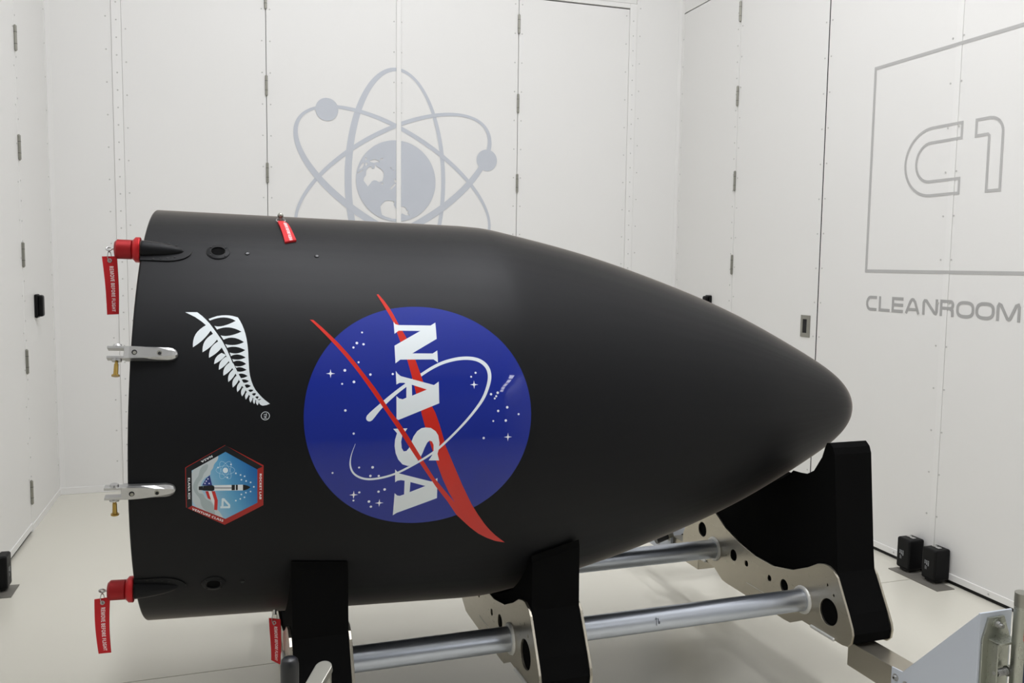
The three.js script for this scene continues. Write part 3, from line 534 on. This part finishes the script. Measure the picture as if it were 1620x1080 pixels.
// ---- clevis brackets
for (const t of [0.235, -0.0895]) {
  const b = place(sub('clevis_bracket', fairing), skinFrame(0, t, 0));
  // body: sections along x, a flat top that narrows towards the rounded tip
  const st = [[-0.010, 0.0155, 0.0148, 0.021], [0.0, 0.0155, 0.0148, 0.022], [0.03, 0.0155, 0.0135, 0.0215], [0.06, 0.0155, 0.0105, 0.0195], [0.085, 0.0155, 0.0075, 0.017], [0.095, 0.0138, 0.0062, 0.0155], [0.102, 0.0102, 0.0045, 0.0135], [0.1055, 0.0062, 0.0025, 0.011], [0.107, 0.001, 0.0006, 0.009]];
  const pos = [], idx = [];
  st.forEach(([x, w, tw, h], i) => { pos.push(x, -w, -0.006, x, -w, h * 0.62, x, -tw, h, x, tw, h, x, w, h * 0.62, x, w, -0.006); if (i) for (let k = 0; k < 6; k++) { const a = (i - 1) * 6 + k, a2 = (i - 1) * 6 + (k + 1) % 6, c = a + 6, d = a2 + 6; idx.push(a, c, a2, a2, c, d); } });
  idx.push(0, 2, 1, 0, 3, 2, 0, 5, 3, 5, 4, 3); const e = (st.length - 1) * 6; idx.push(e, e + 1, e + 2, e, e + 2, e + 3, e, e + 3, e + 5, e + 5, e + 3, e + 4);
  const g = new THREE.BufferGeometry(); g.setAttribute('position', new THREE.Float32BufferAttribute(pos, 3)); g.setIndex(idx); const body = g.toNonIndexed(); body.computeVertexNormals(); body.setAttribute('uv', new THREE.Float32BufferAttribute(new Array(body.attributes.position.count * 2).fill(0), 2));
  part('arm', body, M.steel, b);
  for (const sg of [-1, 1]) part('prong', bx(-0.048, -0.008, sg * 0.0155, sg * 0.0088, 0.0, 0.0205, 0.001), M.steel, b);
  part('fork_web', bx(-0.0115, -0.004, -0.0152, 0.0152, 0.0, 0.0205, 0.001), M.steel, b);
  for (const [x, z] of [[0.012, 0.0222], [0.0665, 0.0192]]) {
    const s = sub('bolt', b, [x, -0.0005, z]);
    const sink = new THREE.CylinderGeometry(0.0062, 0.0062, 0.0012, 20); sink.rotateX(Math.PI / 2); part('recess', sink, x < 0.05 ? M.shellDark : M.hinge, s, [0, 0, -0.0004]);
    const hd = new THREE.CylinderGeometry(0.0042, 0.0042, 0.001, 6); hd.rotateX(Math.PI / 2); part('head', hd, x < 0.05 ? M.hinge : M.shellDark, s, [0.0006, -0.0012, 0.0004]);
  }
  const pin = sub('hinge_pin', b, [-0.027, 0, 0.011]);
  part('pin_head', rod([0, 0.0155, 0], [0, 0.0208, 0], 0.0105, 20, 0.009), M.steel, pin);
  part('pin_nut', rod([0, -0.0205, 0], [0, -0.0155, 0], 0.0115, 6, 0.0125), M.steel, pin);
  part('pin_shank', rod([0, -0.0265, 0], [0, -0.0205, 0], 0.0035, 12), M.brass, pin);
  part('pin_barrel', rod([0, -0.0535, 0], [0, -0.0265, 0], 0.0055, 16, 0.0048), M.brass, pin);
  part('pin_foot', rod([0, -0.0565, 0], [0, -0.0535, 0], 0.0092, 16), M.brass, pin);
}

// ---------------------------------------------------------------- red protective caps and warning tags
const fairingPoint = (s, t, off, dx = 0) => skin(Math.max(0, s), t, off).add(V(dx, 0, 0)).applyMatrix4(fairing.matrixWorld);
const capSpots = [[0.5515, 'red knurled cap plugged in near the top of the fairing rim'], [-0.4015, 'red knurled cap plugged in near the bottom of the fairing rim']];
const eyes = [];
for (const [t, label] of capSpots) {
  const c = thing('protective_cap', label, 'cap', [0, 0, 0], 'red knurled caps on the fairing rim');
  place(c, fairing.matrixWorld.clone().multiply(skinFrame(0, t, 0.002)));
  part('collar', turned([[-0.022, 0.0], [-0.022, 0.0236], [-0.0165, 0.0275], [-0.0125, 0.0325], [-0.0022, 0.0328], [-0.001, 0.0315], [-0.001, 0]].reverse().map(p => p), 44), M.redAnodised, c);
  const kn = new THREE.CylinderGeometry(0.0245, 0.0245, 0.034, 72, 26); const kp = kn.attributes.position;
  for (let i = 0; i < kp.count; i++) { const x = kp.getX(i), y = kp.getY(i), z = kp.getZ(i), a = Math.atan2(z, x), r = Math.hypot(x, z); if (r > 0.02) { const k = 1 + 0.022 * (Math.cos(36 * a) * Math.cos(y / 0.034 * Math.PI * 13)); kp.setX(i, x * k); kp.setZ(i, z * k); } }
  kn.computeVertexNormals(); kn.rotateZ(Math.PI / 2); part('knurled_grip', kn, M.redKnurl, c, [-0.039, 0, 0]);
  part('end_face', turned([[-0.062, 0], [-0.0618, 0.019], [-0.056, 0.0242]], 44), M.redKnurl, c);
  part('stem', rod([-0.07, 0, 0], [-0.061, 0, 0], 0.0028, 10), M.steel, c);
  part('eye', new THREE.TorusGeometry(0.0062, 0.0022, 10, 24), M.steel, c, [-0.0755, 0, 0]);
  c.updateMatrixWorld(true); eyes.push(V(-0.0755, 0, 0).applyMatrix4(c.matrixWorld));
}
const tagPrint = canvasTexture(256, 1024, (c, w, h) => {
  c.fillStyle = '#c0151d'; c.fillRect(0, 0, w, h); c.translate(w * 0.56, h * 0.56); c.rotate(Math.PI / 2);
  c.font = 'bold 96px sans-serif'; c.textAlign = 'center'; c.textBaseline = 'middle'; c.fillStyle = '#efe4e4';
  const s = 'REMOVE BEFORE FLIGHT', k = h * 0.8 / c.measureText(s).width; c.scale(k, 1.05); c.fillText(s, 0, 0);
});
M.tag = std({ color: 0xc0151d, roughness: 0.75 }); M.tagPrint = std({ map: tagPrint, roughness: 0.75 });
function strapGeo(w, l, taper, bend, twist, flat) {
  const bend1 = (x, y, z) => { const f = -y / l, tw = twist * f, X = x * (1 - taper * f); return [X * Math.cos(tw) + z * Math.sin(tw) + bend * Math.sin(f * 3), y, z * Math.cos(tw) - X * Math.sin(tw) + bend * 0.6 * Math.sin(f * 5)]; };
  const g = flat ? new THREE.PlaneGeometry(w * 0.98, l * 0.985, 2, 20) : new THREE.BoxGeometry(w, l, 0.0016, 2, 20, 1); g.translate(0, -l / 2, flat ? 0.0012 : 0);
  const p = g.attributes.position; for (let i = 0; i < p.count; i++) p.setXYZ(i, ...bend1(p.getX(i), p.getY(i), p.getZ(i)));
  g.computeVertexNormals(); return g;
}
function hangingTag(label, at, turn, w, l, taper, bend, twist, lean, ringR) {
  const g = thing('warning_tag', label, 'tag', [at.x, at.y, at.z], 'red warning tags on the fairing'); g.rotation.set(0, turn, lean);
  const s = part('strap', strapGeo(w, l, taper, bend, twist, false), M.tag, g, [0, -0.016, 0]);
  part('print', strapGeo(w, l, taper, bend, twist, true), M.tagPrint, s);
  part('grommet', new THREE.TorusGeometry(0.0042, 0.0014, 8, 20), M.steel, s, [0, -0.011, 0.0022]);
  const link = new THREE.TorusGeometry(ringR, 0.0013, 8, 28); link.scale(0.62, 1.5, 1); part('ring', link, M.steel, g, [0, -0.016, 0.001], [0, 0.5, 0]);
  return g;
}
hangingTag('red warning tag hanging from the upper red cap', eyes[0].clone().add(V(0, -0.003, 0)), 0.12, 0.035, 0.148, 0.2, 0.002, 0.1, 0.03, 0.008);
hangingTag('red warning tag hanging from the lower red cap', eyes[1].clone().add(V(0, -0.003, 0)), 0.12, 0.036, 0.142, 0.18, -0.003, -0.2, 0.02, 0.008);
{
  const p = fairingPoint(0.346, -0.655, 0.012);
  const g = hangingTag('red warning tag hanging under the fairing beside the first black cradle', p.clone().add(V(0, 0.004, 0)), -0.5, 0.036, 0.13, -0.15, 0.003, -0.5, 0, 0.012);
  part('pull_pin', rod([0, -0.003, 0], [0, 0.02, 0], 0.005, 12), M.steel, g);
}
{
  // the tag that lies on top of the skin
  const fr = skinFrame(0.347, 0.777, 0), inv = fr.clone().invert();
  const g = thing('warning_tag', 'red warning tag lying flat on top of the fairing', 'tag', [0, 0, 0], 'red warning tags on the fairing');
  place(g, fairing.matrixWorld.clone().multiply(fr));
  const q = [[0.3575, 0.614], [0.3878, 0.6275], [0.3685, 0.738], [0.358, 0.766], [0.338, 0.766]];
  const uv = (s, t) => { const f = (t - 0.615) / 0.155; return [(s - (0.3578 - 0.019 * f)) / 0.03, f]; };
  const a = slab(q, 0.0055); a.applyMatrix4(inv); part('strap', a, M.tag, g);
  const pr = onSkin(new THREE.ShapeGeometry(shapeOf(q.map(([s, t]) => [0.363 + (s - 0.363) * 0.96, 0.69 + (t - 0.69) * 0.97]))), 0.0062, uv); pr.applyMatrix4(inv); part('print', pr, M.tagPrint, g);
  part('ring', new THREE.TorusGeometry(0.0125, 0.0013, 8, 28), M.steel, g, [0.001, -0.012, 0.007], [0.25, 0, 0]);
  part('pull_pin', rod([0, 0, -0.004], [0, 0, 0.018], 0.0055, 14), M.steel, g);
  part('pin_head', new THREE.SphereGeometry(0.0085, 16, 12), M.hinge, g, [0, 0, 0.018]);
}

// ---------------------------------------------------------------- the trolley that carries the fairing
{
  const TURN = 1.2 * Math.PI / 180, OZ = -2.689;
  const tr = thing('transport_trolley', 'aluminium trolley with three black padded cradles under the fairing', 'trolley', [0, 0, OZ]);
  tr.rotation.y = TURN; tr.updateMatrixWorld(true);
  const local = (X, Y, Z) => tr.worldToLocal(V(X, Y, Z));
  const axisAt = x => { // fairing axis and radius where it crosses the plane x of the trolley
    let s = x; for (let i = 0; i < 6; i++) { const p = tr.worldToLocal(V(s, 0, 0).applyMatrix4(fairing.matrixWorld)); s += x - p.x; }
    const p = tr.worldToLocal(V(s, 0, 0).applyMatrix4(fairing.matrixWorld)); return { z: p.z, y: p.y, r: rad(s) };
  };
  // plate outline in (z, y)
  const half = [[0.183, 0.264], [0.215, 0.266], [0.279, 0.299], [0.481, 0.299], [0.506, 0.3035], [0.522, 0.319], [0.527, 0.3465], [0.522, 0.3666], [0.5035, 0.403], [0.462, 0.4774], [0.446, 0.5058], [0.4275, 0.522], [0.403, 0.5305], [0.38, 0.5296], [0.348, 0.5204], [0.2985, 0.491], [0.217, 0.4536], [0.11, 0.431]];
  const plateOut = [...half, [0, 0.432], [-0.105, 0.449], [-0.205, 0.478], [-0.262, 0.508], [-0.31, 0.53], ...half.slice(0, 12).map(([z, y]) => [-z, y]).reverse()];
  const circ = (x, y, r, n = 24) => Array.from({ length: n }, (_, i) => [x + r * Math.cos(-i / n * 2 * Math.PI), y + r * Math.sin(-i / n * 2 * Math.PI)]);
  const holes = [[0.412, 0.38, 0.045], [-0.372, 0.424, 0.031], [0.175, 0.383, 0.023], [-0.143, 0.39, 0.023], [0.089, 0.38, 0.012], [-0.056, 0.386, 0.012], [0.4, 0.467, 0.0055], [0.432, 0.443, 0.0055]];
  const plateGeo = (() => { const g = new THREE.ExtrudeGeometry(shapeOf(plateOut, holes.map(h => circ(...h))), { depth: 0.006, bevelEnabled: true, bevelSize: 0.001, bevelThickness: 0.001, bevelSegments: 1, curveSegments: 4 }); g.rotateY(-Math.PI / 2); return g; })();   // spans x -0.006..0
  // a block lofted between two outlines with as many points
  function block(A, xa, B, xb) {
    const pos = [], put = (x, p) => pos.push(x, p[1], p[0]), n = A.length;
    for (let i = 0; i < n; i++) { const j = (i + 1) % n; put(xa, A[i]); put(xb, B[i]); put(xa, A[j]); put(xa, A[j]); put(xb, B[i]); put(xb, B[j]); }
    for (const [O, x, f] of [[A, xa, 1], [B, xb, 0]]) for (const t of THREE.ShapeUtils.triangulateShape(O.map(p => new THREE.Vector2(...p)), [])) for (const k of f ? [0, 2, 1].map(q => t[q]) : t) put(x, O[k]);
    const g = new THREE.BufferGeometry(); g.setAttribute('position', new THREE.Float32BufferAttribute(pos, 3)); g.setAttribute('uv', new THREE.Float32BufferAttribute(new Array(pos.length / 3 * 2).fill(0), 2)); g.computeVertexNormals(); return g;
  }
  const lower = [[0.517, 0.314], [0.523, 0.3465], [0.501, 0.403], [0.46, 0.477], [0.438, 0.52]];
  function foamOutline(x, nose, back) {
    const c = axisAt(x), seat = [], R = c.r + 0.004;
    if (!nose) {
      const zn = 0.428, a0 = Math.asin((zn - c.z) / R), a1 = Math.asin((-zn - c.z) / R);
      for (let i = 0; i <= 30; i++) { const a = a0 + (a1 - a0) * i / 30; seat.push([c.z + R * Math.sin(a), c.y - R * Math.cos(a)]); }
      return [...lower, [0.434, seat[0][1] - 0.02], ...seat, [-0.434, seat[30][1] - 0.02], ...lower.map(([z, y]) => [-z, y]).reverse(), [0, 0.31]];
    }
    const a0 = Math.min(46 * Math.PI / 180, Math.acos(Math.min(1, (c.y - 0.8) / R)));
    for (let i = 0; i <= 20; i++) { const a = a0 - 2 * a0 * i / 20; seat.push([c.z + R * Math.sin(a), c.y - R * Math.cos(a)]); }
    if (back) seat.forEach((p, i) => { p[0] = 0.21 - 0.42 * i / 20; p[1] = 0.735; });
    const y0 = back ? 0.737 : Math.max(seat[0][1] + 0.002, 0.8);
    const up = [[0.43, 0.58], [0.397, 0.898], [0.388, 0.919], [0.37, 0.933], [0.357, 0.93], [0.349, 0.914], [0.336, 0.878], [0.298, 0.824], [0.265, y0 + 0.004], [0.233, y0]];
    return [...lower, ...up, ...seat, ...up.map(([z, y]) => [-z, y]).reverse(), ...lower.map(([z, y]) => [-z, y]).reverse(), [0, 0.31]];
  }
  const W = 0.16;
  const cradles = [[0.113, false, 'black padded cradle under the fairing base'], [0.776, false, 'black padded cradle under the middle of the fairing'], [1.83, true, 'tall black padded cradle under the fairing nose']];
  for (const [x0, nose, label] of cradles) {
    const c = sub('cradle', tr, [x0, 0, 0]); c.userData.label = label;
    part('side_plate', plateGeo, M.alu, c, [0.006, 0, 0]);
    part('side_plate', plateGeo, M.alu, c, [W, 0, 0]);
    part('padding', block(foamOutline(x0 + 0.007, nose), 0.0075, foamOutline(x0 + W - 0.007, nose, nose), W - 0.0075), M.foam, c);
    for (const sg of [-1, 1]) {
      part('weld_bead', (() => { const g = new THREE.TorusGeometry(0.0405, 0.0078, 10, 48); const p = g.attributes.position; for (let i = 0; i < p.count; i++) { const a = Math.atan2(p.getY(i), p.getX(i)), k = 1 + 0.012 * Math.sin(a * 26); p.setXYZ(i, p.getX(i) * k, p.getY(i) * k, p.getZ(i)); } g.computeVertexNormals(); g.rotateY(Math.PI / 2); return g; })(), M.weld, c, [-0.002, 0.372, sg * 0.279]);
      part('weld_bead', bx(-0.009, 0.0, 0.296, 0.307, sg * 0.33, sg * 0.45, 0.005), M.weld, c);
    }
    part('stamp_line', bx(-0.0012, 0.0, 0.313, 0.316, -0.05, 0.06), M.weld, c);
    // base rails under the cradle, across the trolley
    if (x0 > 0.5 && !nose) continue;
    const b = sub('beam_stub', tr, [x0 + 0.08, 0, 0]);
    const lim = 0.74;
    for (const sg of [-1, 1]) part('beam_body', bx(-0.041, 0.041, 0.218, 0.3005, sg * 0.462, sg * lim, 0.003), M.alu, b);
    for (const sg of [-1, 1]) part('end_cap', bx(-0.039, 0.039, 0.22, 0.295, sg * lim, sg * (lim + 0.004)), M.plasticBlack, b);
  }
  for (const sg of [-1, 1]) {
    const t = sub('rail_tube', tr);
    part('tube', rod([0.11, 0.372, sg * 0.279], [1.83, 0.372, sg * 0.279], 0.037, 48), M.tube, t);
  }
  // size mark written on the near tube
  { const mk = [bx(-0.0005, 0.0005, -0.012, 0.012, 0, 0.0006), bx(0.006, 0.0075, -0.008, 0.008, 0, 0.0006), bx(0.009, 0.0105, -0.008, 0.0, 0, 0.0006), bx(-0.004, 0.004, 0.006, 0.0075, 0, 0.0006)];
    const g = merge(mk); const o = part('ink_mark', g, M.navy, tr, [1.25, 0.372 + 0.0372 * Math.sin(0.25), 0.279 + 0.0372 * Math.cos(0.25)], [-0.25, 0, 0]); o.scale.set(1.1, 1.1, 1); }

  // ---- jockey stands at the four corners
  function stand(x, sg, top, R = 0.022) {
    const s = sub('jockey_stand', tr, [x, 0, sg * 1.0]);
    part('post', rod([0, 0.13, 0], [0, top - 0.035, 0], R, 28), M.zinc, s);
    part('post_cap', rod([0, top - 0.035, 0], [0, top, 0], R * 1.02, 28), M.hinge, s);
    part('fork', merge([bx(-0.03, -0.025, 0.05, 0.13, -0.02, 0.02), bx(0.025, 0.03, 0.05, 0.13, -0.02, 0.02), bx(-0.03, 0.03, 0.125, 0.133, -0.025, 0.025)]), M.zinc, s);
    const wh = new THREE.CylinderGeometry(0.07, 0.07, 0.04, 36); wh.rotateZ(Math.PI / 2); part('wheel', wh, M.grip, s, [0, 0.07, 0]);
    part('axle', rod([-0.035, 0.07, 0], [0.035, 0.07, 0], 0.008, 12), M.steel, s);
    return s;
  }
  function outrigger(x, sg) {       // gusset and end plate that join a beam to its stand; x is the left face of the beam
    const o = sub('outrigger', tr, [x, 0, 0]);
    const gs = new THREE.ExtrudeGeometry(shapeOf([[0.672, 0.21], [0.97, 0.21], [0.97, 0.592], [0.715, 0.313], [0.672, 0.31]].map(([z, y]) => [z, y])), { depth: 0.004, bevelEnabled: false }); gs.rotateY(-Math.PI / 2); gs.translate(0, 0, 0);
    if (sg < 0) { gs.scale(1, 1, -1); const ix = gs.attributes.position; gs.index ? 0 : (() => { const p = ix.array; for (let i = 0; i < p.length; i += 9) for (let k = 0; k < 3; k++) { const a = p[i + 3 + k]; p[i + 3 + k] = p[i + 6 + k]; p[i + 6 + k] = a; } gs.computeVertexNormals(); })(); }
    part('gusset', gs, M.painted, o);
    part('end_plate', bx(-0.006, 0.105, 0.21, 0.594, sg * 0.969, sg * 0.975, 0.0015), M.painted, o);
    const screw = (z, y) => { const q = sub('bolt', o, [-0.004, y, z]); part('washer', rod([0, 0, 0], [-0.002, 0, 0], 0.011, 20), M.steel, q); part('head', rod([-0.002, 0, 0], [-0.009, 0, 0], 0.0075, 20, 0.0065), M.steel, q); part('socket', rod([-0.0088, 0, 0], [-0.0094, 0, 0], 0.0035, 6), M.seal, q); };
    screw(sg * 0.69, 0.285); screw(sg * 0.73, 0.28); screw(sg * 0.69, 0.24); screw(sg * 0.78, 0.24);
    // pressed steel bracket with its bolt, spring plunger and pull ring
    const b = sub('stand_bracket', o, [0.048, 0.15, sg * 0.975]);
    const f = sg;
    const hexp = new THREE.ExtrudeGeometry(shapeOf([[-0.046, 0.375], [-0.028, 0.43], [0.024, 0.43], [0.046, 0.375], [0.046, 0.1], [-0.046, 0.1]]), { depth: 0.005, bevelEnabled: true, bevelSize: 0.001, bevelThickness: 0.001, bevelSegments: 1 }); if (f < 0) hexp.translate(0, 0, -0.006);
    part('back_plate', hexp, M.zinc, b);
    part('channel', merge([bx(-0.028, -0.023, 0.1, 0.372, 0, f * 0.037, 0.001), bx(-0.028, 0.046, 0.368, 0.374, 0, f * 0.042, 0.001), bx(-0.028, 0.046, 0.1, 0.106, 0, f * 0.042, 0.001)]), M.zinc, b);
    const bo = sub('bolt', o, [0.046, 0.55 + 0.012, sg * 0.981]);
    part('washer', rod([0, 0, 0], [0, 0, f * 0.003], 0.014, 24), M.zinc, bo); part('head', rod([0, 0, f * 0.003], [0, 0, f * 0.012], 0.0095, 6), M.steel, bo); part('thread', rod([0, 0, f * 0.012], [0, 0, f * 0.02], 0.0055, 12), M.steel, bo);
    const pl = sub('plunger', o, [0.044, 0.44, sg * 1.005]);
    const pts = []; for (let i = 0; i <= 80; i++) { const a = i / 80 * 2 * Math.PI * 7; pts.push(V(-0.015 + 0.035 * i / 80, 0.009 * Math.cos(a), 0.009 * Math.sin(a))); }
    part('spring', new THREE.TubeGeometry(new THREE.CatmullRomCurve3(pts), 160, 0.0014, 6), M.steel, pl);
    part('pin', rod([-0.025, 0, 0], [0.045, 0, 0], 0.005, 12), M.steel, pl);
    part('sleeve', rod([0.02, 0, 0], [0.04, 0, 0], 0.014, 20), M.zinc, pl);
    part('pull_ring', new THREE.TubeGeometry(new THREE.CatmullRomCurve3([V(0.035, 0, 0.006), V(0.05, 0.002, f * 0.03), V(0.075, -0.002, f * 0.042), V(0.11, -0.002, f * 0.042)]), 24, 0.0042, 10), M.steel, pl);
  }
  const pr = local(1.961, 0, -1.703);
  for (const sg of [-1, 1]) {
    outrigger(1.858, sg);
    const s = stand(pr.x, sg, sg > 0 ? 0.66 : 0.6); s.position.z = sg > 0 ? pr.z : -0.9; if (sg < 0) { s.position.x += 0.36; part('stand_arm', bx(-0.36, 0, 0.22, 0.28, -0.02, 0.02, 0.003), M.alu, s); }
    if (sg > 0) {
      const st = new THREE.CylinderGeometry(0.0224, 0.0224, 0.034, 24, 1, true, -0.5, 1.5); part('red_label', st, M.redSticker, s, [0, 0.555, 0], [0, -0.15, 0]);
      const s2 = new THREE.CylinderGeometry(0.0226, 0.0226, 0.026, 24, 1, true, -0.35, 1.2); part('label_centre', s2, M.seal, s, [0, 0.555, 0], [0, -0.12, 0]);
      const s3 = new THREE.CylinderGeometry(0.0224, 0.0224, 0.12, 24, 1, true, -0.35, 1.2); part('navy_label', s3, M.navy, s, [0, 0.43, 0], [0, -0.1, 0]);
    }
  }
  // crank of the stand by the first cradle
  {
    const p = local(0.169, 0, -1.817), s = stand(p.x, 1, 0.626, 0.015); s.position.z = p.z;
    const c = sub('crank', tr, [p.x, 0, p.z]); c.userData.label = 'crank with black grip on the near stand';
    const a = [0, 0.633, 0], b = [-0.078, 0.5845, 0.1236];
    const A = V(...a), B = V(...b), d = B.clone().sub(A), len = d.length();
    const sh = new THREE.Shape(); sh.absarc(0, 0, 0.017, Math.PI / 2, Math.PI * 1.5, false); sh.absarc(len, 0, 0.0147, -Math.PI / 2, Math.PI / 2, false);
    const g = new THREE.ExtrudeGeometry(sh, { depth: 0.012, bevelEnabled: true, bevelSize: 0.0015, bevelThickness: 0.0015, bevelSegments: 2, curveSegments: 16 });
    const X = d.clone().normalize(), Yv = V(0, 1, 0).addScaledVector(X, -X.y).normalize(), Z = X.clone().cross(Yv); // shape y -> side, depth -> up
    g.applyMatrix4(new THREE.Matrix4().makeBasis(X, Z.clone().negate(), Yv).setPosition(A));
    part('crank_arm', g, M.hinge, c);
    part('hub', rod([0, 0.6, 0], [0, 0.636, 0], 0.016, 24), M.hinge, c);
    const gx = b[0] - 0.002, gz = b[2] + 0.0;
    const gp = new THREE.LatheGeometry([[0.001, 0.594], [0.015, 0.594], [0.0165, 0.63], [0.0178, 0.694], [0.0178, 0.716], [0.016, 0.7255], [0.011, 0.73], [0.001, 0.7315]].map(q => new THREE.Vector2(...q)), 32);
    part('grip', gp, M.grip, c, [gx, 0, gz]);
    // its outrigger plate under the frame line
    part('stand_arm', bx(-0.03, 0.03, 0.22, 0.29, -0.25, -0.014, 0.003), M.alu, c);
    const q = stand(0.194, -1, 0.6); q.position.z = -0.93;
    part('stand_arm', bx(-0.03, 0.03, 0.22, 0.29, 0.02, 0.2, 0.003), M.alu, q);
  }
  // folded lever on the far stand
  {
    const p = local(1.817, 0.301, -3.406), l = sub('folded_lever', tr, [p.x, p.y, p.z]);
    part('lever_grip', rod([-0.05, -0.012, 0], [0.005, 0.004, 0], 0.019, 20), M.grip, l);
    part('lever_arm', rod([0.005, 0.004, 0], [0.03, 0.011, 0], 0.017, 20), M.hinge, l);
    part('lever_plate', bx(0.028, 0.1, -0.07, 0.075, -0.006, 0, 0.001), M.painted, l);
    for (const [x, y] of [[0.06, 0.03], [0.085, 0.0], [0.07, -0.03], [0.05, 0.05]]) part('rivet', rod([x, y, 0], [x, y, 0.003], 0.005, 10), M.grip, l);
    part('lever_stay', bx(0.06, 0.08, -0.1, -0.06, -0.02, 0.02), M.alu, l);
  }
}

// ---------------------------------------------------------------- black boxes at the foot of the walls
{
  const label = canvasTexture(256, 256, c => {
    c.fillStyle = '#0b0b0c'; c.fillRect(0, 0, 256, 256); c.fillStyle = '#8f9294';
    for (let k = 0; k < 3; k++) { c.fillRect(40 + k * 52, 60, 34, 60 + k * 14); c.fillStyle = '#17181a'; c.fillRect(50 + k * 52, 76, 12, 22); c.fillStyle = '#8f9294'; }
    c.fillRect(60, 150, 20, 60); c.fillRect(96, 160, 14, 50);
  });
  M.boxLabel = phy({ map: label, roughness: 0.5, specularIntensity: 0.35 });
  const plate = (x0, x1, z0, z1, lab, grp) => { const p = thing('floor_plate', lab, 'plate', [(x0 + x1) / 2, 0, (z0 + z1) / 2], grp); part('sheet', bx(-(x1 - x0) / 2, (x1 - x0) / 2, 0, 0.004, -(z1 - z0) / 2, (z1 - z0) / 2), M.plate, p); };
  plate(3.112, 3.215, -3.485, -3.165, 'thin grey plate on the floor under the two black boxes');
  plate(-1.06, -0.965, -4.4, -4.24, 'thin grey plate on the floor under the black box at the left wall');
  const bxs = [[3.193, -3.432, 1, 'black box with a chrome latch at the right wall, farther from the camera'], [3.199, -3.272, 1, 'black box with a chrome latch at the right wall, nearer to the camera'], [-1.037, -4.345, -1, 'black box cut by the left edge, at the foot of the left wall']];
  for (const [x, z, side, lab] of bxs) {
    const b = thing('black_box', lab, 'box', [x, 0.004, z], 'black boxes at the walls');
    part('case', (() => { const g = new RoundedBoxGeometry(0.092, 0.152, 0.088, 3, 0.011); g.translate(0, 0.014 + 0.076, 0); return g; })(), M.plasticBlack, b);
    part('base', bx(-0.032, 0.032, 0.003, 0.016, -0.03, 0.03), M.seal, b);
    for (const [fx, fz] of [[-0.026, 0.024], [0.026, 0.024], [-0.026, -0.024], [0.026, -0.024]]) part('foot', rod([fx, 0, fz], [fx, 0.016, fz], 0.006, 12), M.hinge, b);
    part('latch', merge([rod([0, 0.166, -0.012], [0, 0.171, -0.012], 0.013, 20), bx(-0.011, 0.011, 0.166, 0.1705, 0.002, 0.024, 0.002)]), M.chrome, b);
    const lg = new THREE.PlaneGeometry(0.05, 0.075); lg.rotateY(side > 0 ? -Math.PI / 2 : Math.PI / 2); part('label', lg, M.boxLabel, b, [side * -0.0465, 0.085, -0.004]);
  }
}

scene.traverse(o => { if (o.isMesh) { o.castShadow = true; o.receiveShadow = true; } });
renderer.render(scene, camera);
